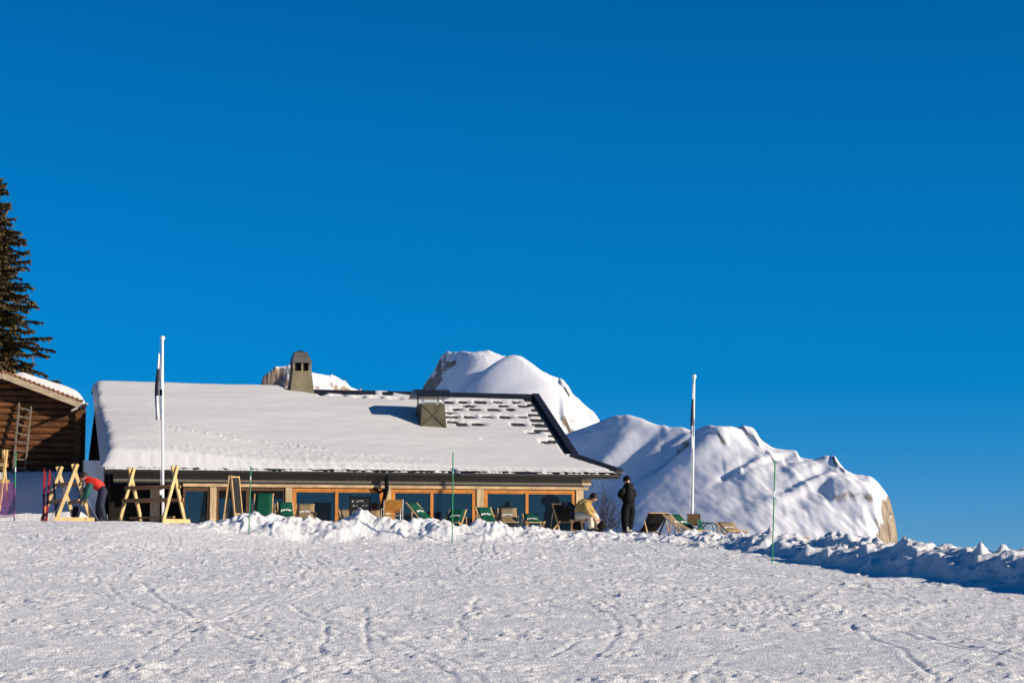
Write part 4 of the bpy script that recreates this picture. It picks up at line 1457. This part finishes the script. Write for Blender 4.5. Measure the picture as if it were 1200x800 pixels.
fp, fb = flagpole('white flagpole in front of the left part of the snowy roof, its banner furled', 191, 606, 398, 60.6, 190.3, .043, (186.5, 414, 492, -1.0, .20))
mb = MB(); w_ = P(188, 577, 60.5) - fb; mb.ball(tuple(w_), (.055, .055, .085)); mb.build('halyard_weight', M['whitepaint'], fp)
flagpole('slimmer white flagpole standing against the mountain at right, dark banner furled on it', 810.5, 612, 443, 62.0, 813.5, .038, (812.4, 450, 526, -1.4, .085))

GP_ = 'thin marker poles along the snow bank'


def marker(label, px0, py0, px1, py1, D, segs, r=.017):
    a = P(px0, py0, D); b = P(px1, py1, D); g = gz(a.x, a.y); a.z = g - .12
    t = thing('marker_pole', label, 'marker pole', a, 0, GP_)
    d = b - a; c = 0
    for f, m, nm in segs:
        mb = MB(); mb.tube([d * c, d * f], r, 7); mb.build(nm, m, t); c = f + .0005
    return t


marker('green marker pole with purple lower half, in front of the log chalet', 16.5, 611, 18.5, 530, 59.6, [(.52, M['polepurple'], 'pole'), (.74, M['polegreen'], 'pole'), (.80, M['whitepaint'], 'band'), (1, M['polegreen'], 'pole')], .019)
marker('green marker pole in the snow bank left of the tall green deckchair', 291.5, 632, 294, 546, 57.0, [(.80, M['polegreen'], 'pole'), (.86, M['whitepaint'], 'band'), (1, M['polegreen'], 'pole')])
marker('green marker pole in the snow bank before the middle windows', 529.8, 637, 531, 530, 56.8, [(.78, M['polegreen'], 'pole'), (.80, M['whitepaint'], 'band'), (1, M['polegreen'], 'pole')])
marker('rightmost green marker pole standing before the mountain and right hand snow bank', 904.6, 661, 908.3, 540, 45.5, [(.66, M['polegreen'], 'pole'), (.72, M['whitepaint'], 'band'), (1, M['polegreen'], 'pole')], .016)

# purple safety net on the left
a = P(17.5, 566, 59.62); bN = P(-40, 560, 59.0)
zlo = gz(a.x, a.y) + .18
nt_o = thing('safety_net', 'purple mesh net stretched from the first marker pole to the left edge', 'net', (a.x, a.y, zlo))
mb = MB()
dx_ = bN - a; hN = a.z - zlo
nx, nz = 34, 20
for i in range(nx + 1):
    p = Vector((dx_.x, dx_.y, 0)) * (i / nx)
    sag = -.05 * math.sin(i / nx * math.pi)
    mb.bar(p + Vector((0, 0, sag)), p + Vector((0, 0, hN + sag)), .012, .004, side=(1, 0, 0))
for k in range(nz + 1):
    p = Vector((0, 0, hN * k / nz))
    mid = Vector((dx_.x, dx_.y, 0)) * .5 + p - Vector((0, 0, .05))
    e = Vector((dx_.x, dx_.y, 0)) + p
    mb.bar(p, mid, .004, .012 if k not in (0, nz) else .02, side=(0, 1, 0)); mb.bar(mid, e, .004, .012 if k not in (0, nz) else .02, side=(0, 1, 0))
mb.build('netting', M['polepurple'], nt_o)

# bare shrub in the shade beyond the hut's right corner
def shrub(label, base, h, seed, n=13):
    rr = random.Random(seed); t = thing('bare_shrub', label, 'shrub', base)
    mb = MB()

    def grow(p, d, ln, r, lev):
        pts = [p]; q_ = p.copy(); dd_ = d.copy()
        for i in range(4):
            dd_ = (dd_ + Vector((rr.uniform(-.3, .3), rr.uniform(-.3, .3), rr.uniform(-.10, .2)))).normalized()
            q_ = q_ + dd_ * ln / 4; pts.append(q_.copy())
        mb.tube(pts, [r * (1 - .18 * i) for i in range(5)], 5)
        if lev < 2:
            for i in range(1, 5):
                for _ in range(2 if lev == 0 else 1):
                    nd = (dd_ * .6 + Vector((rr.uniform(-1, 1), rr.uniform(-1, 1), rr.uniform(-.2, .8)))).normalized()
                    grow(pts[i], nd, ln * .5, r * .5, lev + 1)
    for k in range(n):
        grow(Vector((rr.uniform(-.3, .3), rr.uniform(-.3, .3), 0)), Vector((rr.uniform(-.8, .8), rr.uniform(-.6, .6), 1)).normalized(), h * rr.uniform(.5, 1.), .016, 0)
    o = mb.build('branches', M['twig'], t)
    return t


b_ = P(712, 616, 68.5); b_.z = gz(b_.x, b_.y) - .1
zt_ = P(712, 572, 68.5).z
shrub('bare dark shrub behind the hut corner, between the seated and the standing person', b_, (zt_ - b_.z) * .95, 3)

# ------------------------------------------------------------------ people
def hand_mesh(mb, wrist, direction, palm_n, size=.18, curl=.5, mi=0):
    """palm with five separate curled fingers"""
    d = Vector(direction).normalized(); n_ = Vector(palm_n); n_ = (n_ - d * n_.dot(d)).normalized(); s = d.cross(n_)
    w = Vector(wrist)
    pl = size * .5
    rings = []
    for (f, hw, ht) in ((-.1, .17, .13), (.2, .20, .13), (.6, .24, .12), (1.0, .22, .09)):
        c = w + d * pl * f
        rings.append([c + s * size * hw * math.cos(a) + n_ * size * ht * math.sin(a) for a in [k * math.pi / 4 for k in range(8)]])
    vs = [q for r_ in rings for q in r_]
    fs = []
    for i in range(3):
        for k in range(8): fs.append((i * 8 + k, i * 8 + (k + 1) % 8, i * 8 + 8 + (k + 1) % 8, i * 8 + 8 + k))
    fs += [tuple(reversed(range(8))), tuple(range(24, 32))]
    mb.add(vs, fs, mi, True)
    for k, ln in enumerate((.42, .48, .45, .36)):
        p = w + d * pl * .97 + s * size * (-.165 + .11 * k)
        pts = [p]; dd_ = d.copy()
        for j in range(3):
            dd_ = (dd_ + n_ * curl * .75).normalized(); p = p + dd_ * size * ln / 3; pts.append(p)
        mb.tube(pts, [size * .052, size * .05, size * .046, size * .036], 6, mi)
    p = w + d * pl * .30 - s * size * .18
    pts = [p, p - s * size * .12 + d * size * .12 + n_ * size * .05, p - s * size * .13 + d * size * .28 + n_ * size * .12]
    mb.tube(pts, [size * .065, size * .058, size * .045], 6, mi)


def head_mesh(mb, c, fwd, up, r=.115, mi=0):
    f = Vector(fwd).normalized(); u = Vector(up); u = (u - f * u.dot(f)).normalized(); s = f.cross(u)
    n, m = 16, 12; vs = []; fs = []
    for i in range(m + 1):
        th = math.pi * i / m
        for k in range(n):
            ph = 2 * math.pi * k / n
            x = math.sin(th) * math.cos(ph); y = math.sin(th) * math.sin(ph); z = math.cos(th)
            jaw = 1 - .28 * max(0, -z) ** 1.3
            fx = x * .92 * (jaw if x < 0 else 1 - .12 * max(0, -z))
            nose = 0
            if x > 0: nose = .22 * math.exp(-((y / .16) ** 2)) * math.exp(-(((z + .12) / .20) ** 2)) + .05 * math.exp(-((y / .3) ** 2)) * math.exp(-(((z + .55) / .12) ** 2)) - .07 * math.exp(-(((abs(y) - .34) / .14) ** 2)) * math.exp(-(((z - .08) / .12) ** 2))
            ear = .10 * math.exp(-((x / .14) ** 2)) * math.exp(-(((z + .02) / .22) ** 2))
            yy = y * .74 * jaw * (1 + ear)
            vs.append(Vector(c) + f * r * (fx + nose) + s * r * yy + u * r * z * 1.12)
    for i in range(m):
        for k in range(n): fs.append((i * n + k, i * n + (k + 1) % n, (i + 1) * n + (k + 1) % n, (i + 1) * n + k))
    mb.add(vs, fs, mi, True)


def eyes(parent, c, fwd, up, r=.115):
    f = Vector(fwd).normalized(); u = Vector(up); u = (u - f * u.dot(f)).normalized(); s = f.cross(u)
    for sg in (-1, 1):
        m = MB(); m.ball(tuple(Vector(c) + f * r * .80 + s * r * .34 * sg + u * r * .08), r * .085, 8, 6); m.build('eye', M['hair'], parent)


def tubeskin(mb, chains, sub=2):
    j = []; e = []
    idx = {}
    for ch in chains:
        prev = None
        for (nm, co, r) in ch:
            if nm not in idx:
                idx[nm] = len(j); j.append((co, tuple(1.3 * q for q in r) if hasattr(r, '__len__') else r * 1.3))
            if prev is not None: e.append((prev, idx[nm]))
            prev = idx[nm]
    vs, fs = skin(j, e, sub)
    mb.add(vs, fs, 0, True)


def person(label, base, rz, J, cloth, headdir, headup, hat, headr=.115, hands=True):
    """J: joint dictionary in local space"""
    t = thing('person', label, 'person', base, rz)
    V_ = {k: Vector(v) for k, v in J.items()}
    body = MB()
    tubeskin(body, [[('pel', V_['pel'], .08), ('sp', V_['sp'], .08), ('ch', V_['ch'], .075), ('nk', V_['nk'], .048), ('hd', V_['nk'].lerp(V_['hd'], .6), .05)],
                    [('ch', 0, 0), ('ls', V_['ch'].lerp(V_['ls'], .75) - Vector((0, 0, .03)), .035), ('le', V_['le'], .036), ('lw', V_['lw'], .03)],
                    [('ch', 0, 0), ('rs', V_['ch'].lerp(V_['rs'], .75) - Vector((0, 0, .03)), .035), ('re', V_['re'], .036), ('rw', V_['rw'], .03)],
                    [('pel', 0, 0), ('lh', V_['lh'], .05), ('lk', V_['lk'], .045), ('la', V_['la'], .028)],
                    [('pel', 0, 0), ('rh', V_['rh'], .05), ('rk', V_['rk'], .045), ('ra', V_['ra'], .028)]])
    head_mesh(body, V_['hd'], headdir, headup, headr)
    for sd_ in ('l', 'r'):
        d = (V_[sd_ + 'w'] - V_[sd_ + 'e'])
        hand_mesh(body, V_[sd_ + 'w'], d, J.get(sd_ + 'palm', (0, -.4, -1)), .18, .55)
    bo = body.build('body', M['skin'], t)
    eyes(bo, V_['hd'], headdir, headup, headr)
    # jacket
    jk = MB(); k = cloth.get('bulk', 1.0)
    tubeskin(jk, [[('pel', V_['pel'].lerp(V_['sp'], cloth.get('hem', 0.0)), .135 * k), ('sp', V_['sp'], .150 * k), ('ch', V_['ch'], .155 * k), ('nk', V_['ch'].lerp(V_['nk'], .9), .085)],
                 [('ch', 0, 0), ('ls', V_['ch'].lerp(V_['ls'], .85), .105 * k)], [('ch', 0, 0), ('rs', V_['ch'].lerp(V_['rs'], .85), .105 * k)]])
    jo = jk.build('jacket', cloth['jacket'], t)
    for sd_ in ('l', 'r'):
        sl_m = MB()
        tubeskin(sl_m, [[('s', V_['ch'].lerp(V_[sd_ + 's'], .68), .098 * k), ('e', V_[sd_ + 'e'], .075 * k), ('m', V_[sd_ + 'e'].lerp(V_[sd_ + 'w'], .5), .064 * k), ('w', V_[sd_ + 'e'].lerp(V_[sd_ + 'w'], .97), .05)]])
        sl_m.build('sleeve', cloth.get('sleeve', cloth['jacket']), jo)
    cm = MB()
    n0 = V_['ch'].lerp(V_['nk'], .62); n1 = V_['nk'].lerp(V_['hd'], .30)
    cm.tube([n0, n0.lerp(n1, .5), n1], [.118 * k, .096 * k, .086 * k], 12)
    cm.build('collar', cloth['jacket'], jo)
    tr = MB(); lg = cloth.get('leg', 1.0)
    tubeskin(tr, [[('top', V_['pel'].lerp(V_['sp'], .45), .115), ('pel', V_['pel'], .125), ('lh', V_['lh'], .115 * lg), ('lk', V_['lk'], .094 * lg), ('lm', V_['lk'].lerp(V_['la'], .6), .080 * lg), ('la', V_['lk'].lerp(V_['la'], 1.02), .082)],
                  [('pel', 0, 0), ('rh', V_['rh'], .115 * lg), ('rk', V_['rk'], .094 * lg), ('rm', V_['rk'].lerp(V_['ra'], .6), .080 * lg), ('ra', V_['rk'].lerp(V_['ra'], 1.02), .082)]])
    tr.build('trousers', cloth['trousers'], t)
    for sd_ in ('l', 'r'):
        A = V_[sd_ + 'a']; T_ = Vector(J.get(sd_ + 'toe', (A.x - .2, A.y, 0)))
        dv = Vector((T_.x - A.x, T_.y - A.y, 0)).normalized(); sv = Vector((-dv.y, dv.x, 0))
        m = MB()
        z0 = A.z - .11
        prof = [(-.10, 0), (-.11, .10), (-.085, .26), (.055, .28), (.09, .15), (.19, .085), (.215, .03), (.21, 0)]
        n = len(prof); vs = []
        for w_ in (-.058, .058):
            for x, z in prof: vs.append(Vector((A.x, A.y, z0)) + dv * x + sv * w_ * (1 if z < .2 else .9) + Vector((0, 0, z)))
        m.add(vs, [tuple(range(n - 1, -1, -1)), tuple(range(n, 2 * n))] + [(i, (i + 1) % n, n + (i + 1) % n, n + i) for i in range(n)])
        bt = m.build('boot', cloth['boot'], t)
        bv = bt.modifiers.new('b', 'BEVEL'); bv.width = .018; bv.segments = 2
        m = MB()
        for zz in (.10, .17, .23):
            c_ = Vector((A.x, A.y, z0 + zz)) + dv * (.12 - zz * .25)
            m.bar(c_ - sv * .066, c_ + sv * .066, .03, .014, side=dv)
        m.build('buckle', cloth.get('buckle', M['alu']), bt)
    # hat or hair
    f = Vector(headdir).normalized(); u = Vector(headup); u = (u - f * u.dot(f)).normalized(); s = f.cross(u)
    m = MB(); n, mm = 16, 7; vs = []; fs = []
    for i in range(mm + 1):
        th = (math.pi * .60) * i / mm
        for k in range(n):
            ph = 2 * math.pi * k / n
            drop = 1 - .30 * max(0, math.cos(ph)) * (i / mm)
            thx = th * drop
            vs.append(V_['hd'] - f * headr * .02 + (f * math.sin(thx) * math.cos(ph) * 1.12 + s * math.sin(thx) * math.sin(ph) * .98 + u * (math.cos(thx) * 1.26 + .06)) * headr)
    for i in range(mm):
        for k in range(n): fs.append((i * n + k, (i + 1) * n + k, (i + 1) * n + (k + 1) % n, i * n + (k + 1) % n))
    m.add(vs, fs, 0, True); m.build(hat[0], hat[1], t)
    return t, V_


# standing person in black, seen from behind-right, turned to the left, hands before the chest
q = P(737, 621.5, 62.0); g = gz(q.x, q.y)
Hs = P(737, 556, 62.0).z - g
k = Hs / 1.80
J = dict(pel=(0, 0, .98), sp=(.0, 0, 1.16), ch=(-.01, 0, 1.36), nk=(-.04, 0, 1.51), hd=(-.09, 0, 1.645),
         ls=(-.03, -.19, 1.44), le=(-.07, -.25, 1.17), lw=(-.27, -.13, 1.20), rs=(-.03, .19, 1.44), re=(-.07, .25, 1.17), rw=(-.27, .12, 1.14),
         lh=(0, -.10, .92), lk=(-.03, -.13, .52), la=(.04, -.14, .11), rh=(0, .10, .92), rk=(-.10, .12, .52), ra=(-.17, .13, .11),
         ltoe=(-.20, -.17, 0), rtoe=(-.45, .16, 0), lpalm=(0, 1, -.3), rpalm=(0, -1, -.3))
J = {a: tuple(x * k for x in b) for a, b in J.items()}
ps, _ = person('person standing in black jacket and trousers, head bent, hands held before the chest', (q.x, q.y, g - .02), R(-58), J,
               dict(jacket=M['jacket_black'], trousers=M['trouser_black'], boot=M['boot'], buckle=M['boot'], leg=1.16, bulk=1.26, hem=-.85), (-1, 0, -.45), (-.4, 0, 1), ('hood', M['jacket_black']), .125)
tag(lump('glove', 'small pale glove held by the standing person in black', 'glove', [(q.x - .29, q.y + .02, g + 1.12, .03), (q.x - .31, q.y - .06, g + 1.17, .035), (q.x - .30, q.y - .10, g + 1.22, .022)], M['bootgrey']))

# seated person putting boots on
q = P(684, 616, 61.0); g = gz(q.x, q.y)
seat_z = .46
J = dict(pel=(-.18, 0, seat_z + .10), sp=(-.13, 0, seat_z + .28), ch=(.06, 0, seat_z + .46), nk=(.21, 0, seat_z + .55), hd=(.31, 0, seat_z + .63),
         ls=(.05, -.18, seat_z + .49), le=(.17, -.26, seat_z + .22), lw=(.36, -.20, seat_z + .02), rs=(.05, .18, seat_z + .49), re=(.20, .24, seat_z + .24), rw=(.40, .14, seat_z + .04),
         lh=(-.14, -.10, seat_z + .07), lk=(.26, -.17, seat_z + .10), la=(.26, -.18, .11), rh=(-.14, .10, seat_z + .07), rk=(.34, .15, seat_z + .10), ra=(.42, .16, .11),
         ltoe=(.5, -.24, 0), rtoe=(.7, .16, 0), lpalm=(.5, .2, -1), rpalm=(.5, -.2, -1))
person('person sitting in mustard jacket and cream trousers, bending down over the ski boots', (q.x, q.y, g - .02), R(-14), J,
       dict(jacket=M['jacket_tan'], trousers=M['trouser_cream'], boot=M['boot'], bulk=1.0, hem=.0), (1, -.25, -.45), (.35, 0, 1), ('hair', M['hair']), .122)
st = thing('stool', 'low wooden stool under the seated person in the mustard jacket', 'stool', (q.x - .18, q.y + .05, g - .02), R(-14))
m = MB(); m.box((0, 0, seat_z - .06), (.40, .40, .05)); m.build('seat', M['chairwood'], st)
for sx in (-1, 1):
    for sy in (-1, 1):
        m = MB(); m.bar((sx * .19, sy * .17, 0), (sx * .15, sy * .15, seat_z - .09), .04, .04); m.build('leg', M['chairwood'], st)

# skier bending over the rack
q = P(120, 611.5, 59.3); g = gz(q.x, q.y)
J = dict(pel=(.0, 0, .98), sp=(-.15, 0, 1.11), ch=(-.33, 0, 1.20), nk=(-.48, 0, 1.30), hd=(-.585, 0, 1.36),
         ls=(-.35, -.19, 1.18), le=(-.45, -.26, .84), lw=(-.56, -.18, .64), rs=(-.35, .19, 1.18), re=(-.55, .22, .86), rw=(-.70, .14, .70),
         lh=(.0, -.10, .92), lk=(-.06, -.13, .52), la=(.06, -.15, .11), rh=(0, .10, .92), rk=(-.12, .12, .52), ra=(-.10, .14, .11),
         ltoe=(-.2, -.2, 0), rtoe=(-.4, .15, 0), lpalm=(.3, .3, -1), rpalm=(.3, -.3, -1))
person('skier bending over the middle rack in red vest, teal sleeves and black hat', (q.x, q.y, g - .02), R(8), J,
       dict(jacket=M['red'], sleeve=M['teal_cloth'], trousers=M['navy'], boot=M['boot'], bulk=1.0, hem=-.1), (-1, 0, -.65), (-.65, 0, 1), ('hat', M['hair']), .125)
c = P(99, 577, 59.5)
lump('jacket', 'orange jacket hung on the rail beneath the bending skier\'s chest', 'jacket',
     [(c.x - .10, c.y, c.z + .16, (.07, .06)), (c.x - .02, c.y, c.z + .06, (.11, .08)), (c.x + .06, c.y, c.z - .12, (.12, .08)), (c.x + .07, c.y, c.z - .24, (.07, .06))], M['orangecloth'])

# ------------------------------------------------------------------ light, sky, camera
EL = R(19); AZX, AZY = .9397, -.342
SUNV = Vector((AZX * math.cos(EL), AZY * math.cos(EL), math.sin(EL)))
sd = bpy.data.lights.new('sun', 'SUN'); sd.energy = 5.0; sd.angle = R(.5); sd.color = (1.0, .88, .72)
so = bpy.data.objects.new('sun', sd); COL.objects.link(so)
so.rotation_euler = SUNV.to_track_quat('Z', 'Y').to_euler(); so.location = (30, -20, 30)
w = bpy.data.worlds.new('World'); SC.world = w; w.use_nodes = True
nt = w.node_tree; bg = nt.nodes['Background']
sk = nt.nodes.new('ShaderNodeTexSky'); sk.sky_type = 'NISHITA'; sk.sun_disc = False
sk.sun_elevation = EL; sk.sun_rotation = math.atan2(AZX, AZY); sk.altitude = 4000; sk.air_density = 1.0; sk.dust_density = 0.0; sk.ozone_density = 6.0
hs = nt.nodes.new('ShaderNodeHueSaturation'); hs.inputs['Saturation'].default_value = 1.3; hs.inputs['Value'].default_value = .84
nt.links.new(sk.outputs[0], hs.inputs['Color']); mx = nt.nodes.new('ShaderNodeMix'); mx.data_type = 'RGBA'; mx.inputs['Factor'].default_value = .5
mx.inputs[7].default_value = (.02, 1.72, 4.3, 1)      # deep polarised mountain blue, evens the gradient
tcw = nt.nodes.new('ShaderNodeTexCoord'); sxw = nt.nodes.new('ShaderNodeSeparateXYZ'); mrw = nt.nodes.new('ShaderNodeMapRange')
mrw.inputs['From Min'].default_value = .06; mrw.inputs['From Max'].default_value = .36; mrw.inputs['To Min'].default_value = .62; mrw.inputs['To Max'].default_value = 0.0
nt.links.new(tcw.outputs['Generated'], sxw.inputs[0]); nt.links.new(sxw.outputs['Z'], mrw.inputs['Value']); nt.links.new(mrw.outputs[0], mx.inputs['Factor'])
nt.links.new(hs.outputs[0], mx.inputs[6]); nt.links.new(mx.outputs[2], bg.inputs['Color'])
bg.inputs['Strength'].default_value = .094

cd = bpy.data.cameras.new('camera'); co_ = bpy.data.objects.new('camera', cd); COL.objects.link(co_)
co_.location = CAM; co_.rotation_euler = (R(90) + PITCH, 0, 0)
cd.sensor_width = 36; cd.lens = 36 * FPX / 1200; cd.clip_start = .5; cd.clip_end = 20000
SC.camera = co_
SC.view_settings.view_transform = 'Standard'; SC.view_settings.look = 'None'; SC.view_settings.gamma = 1; SC.view_settings.use_curve_mapping = False
SC.view_settings.exposure = .44
SC.render.engine = 'CYCLES'
SC.cycles.max_bounces = 6
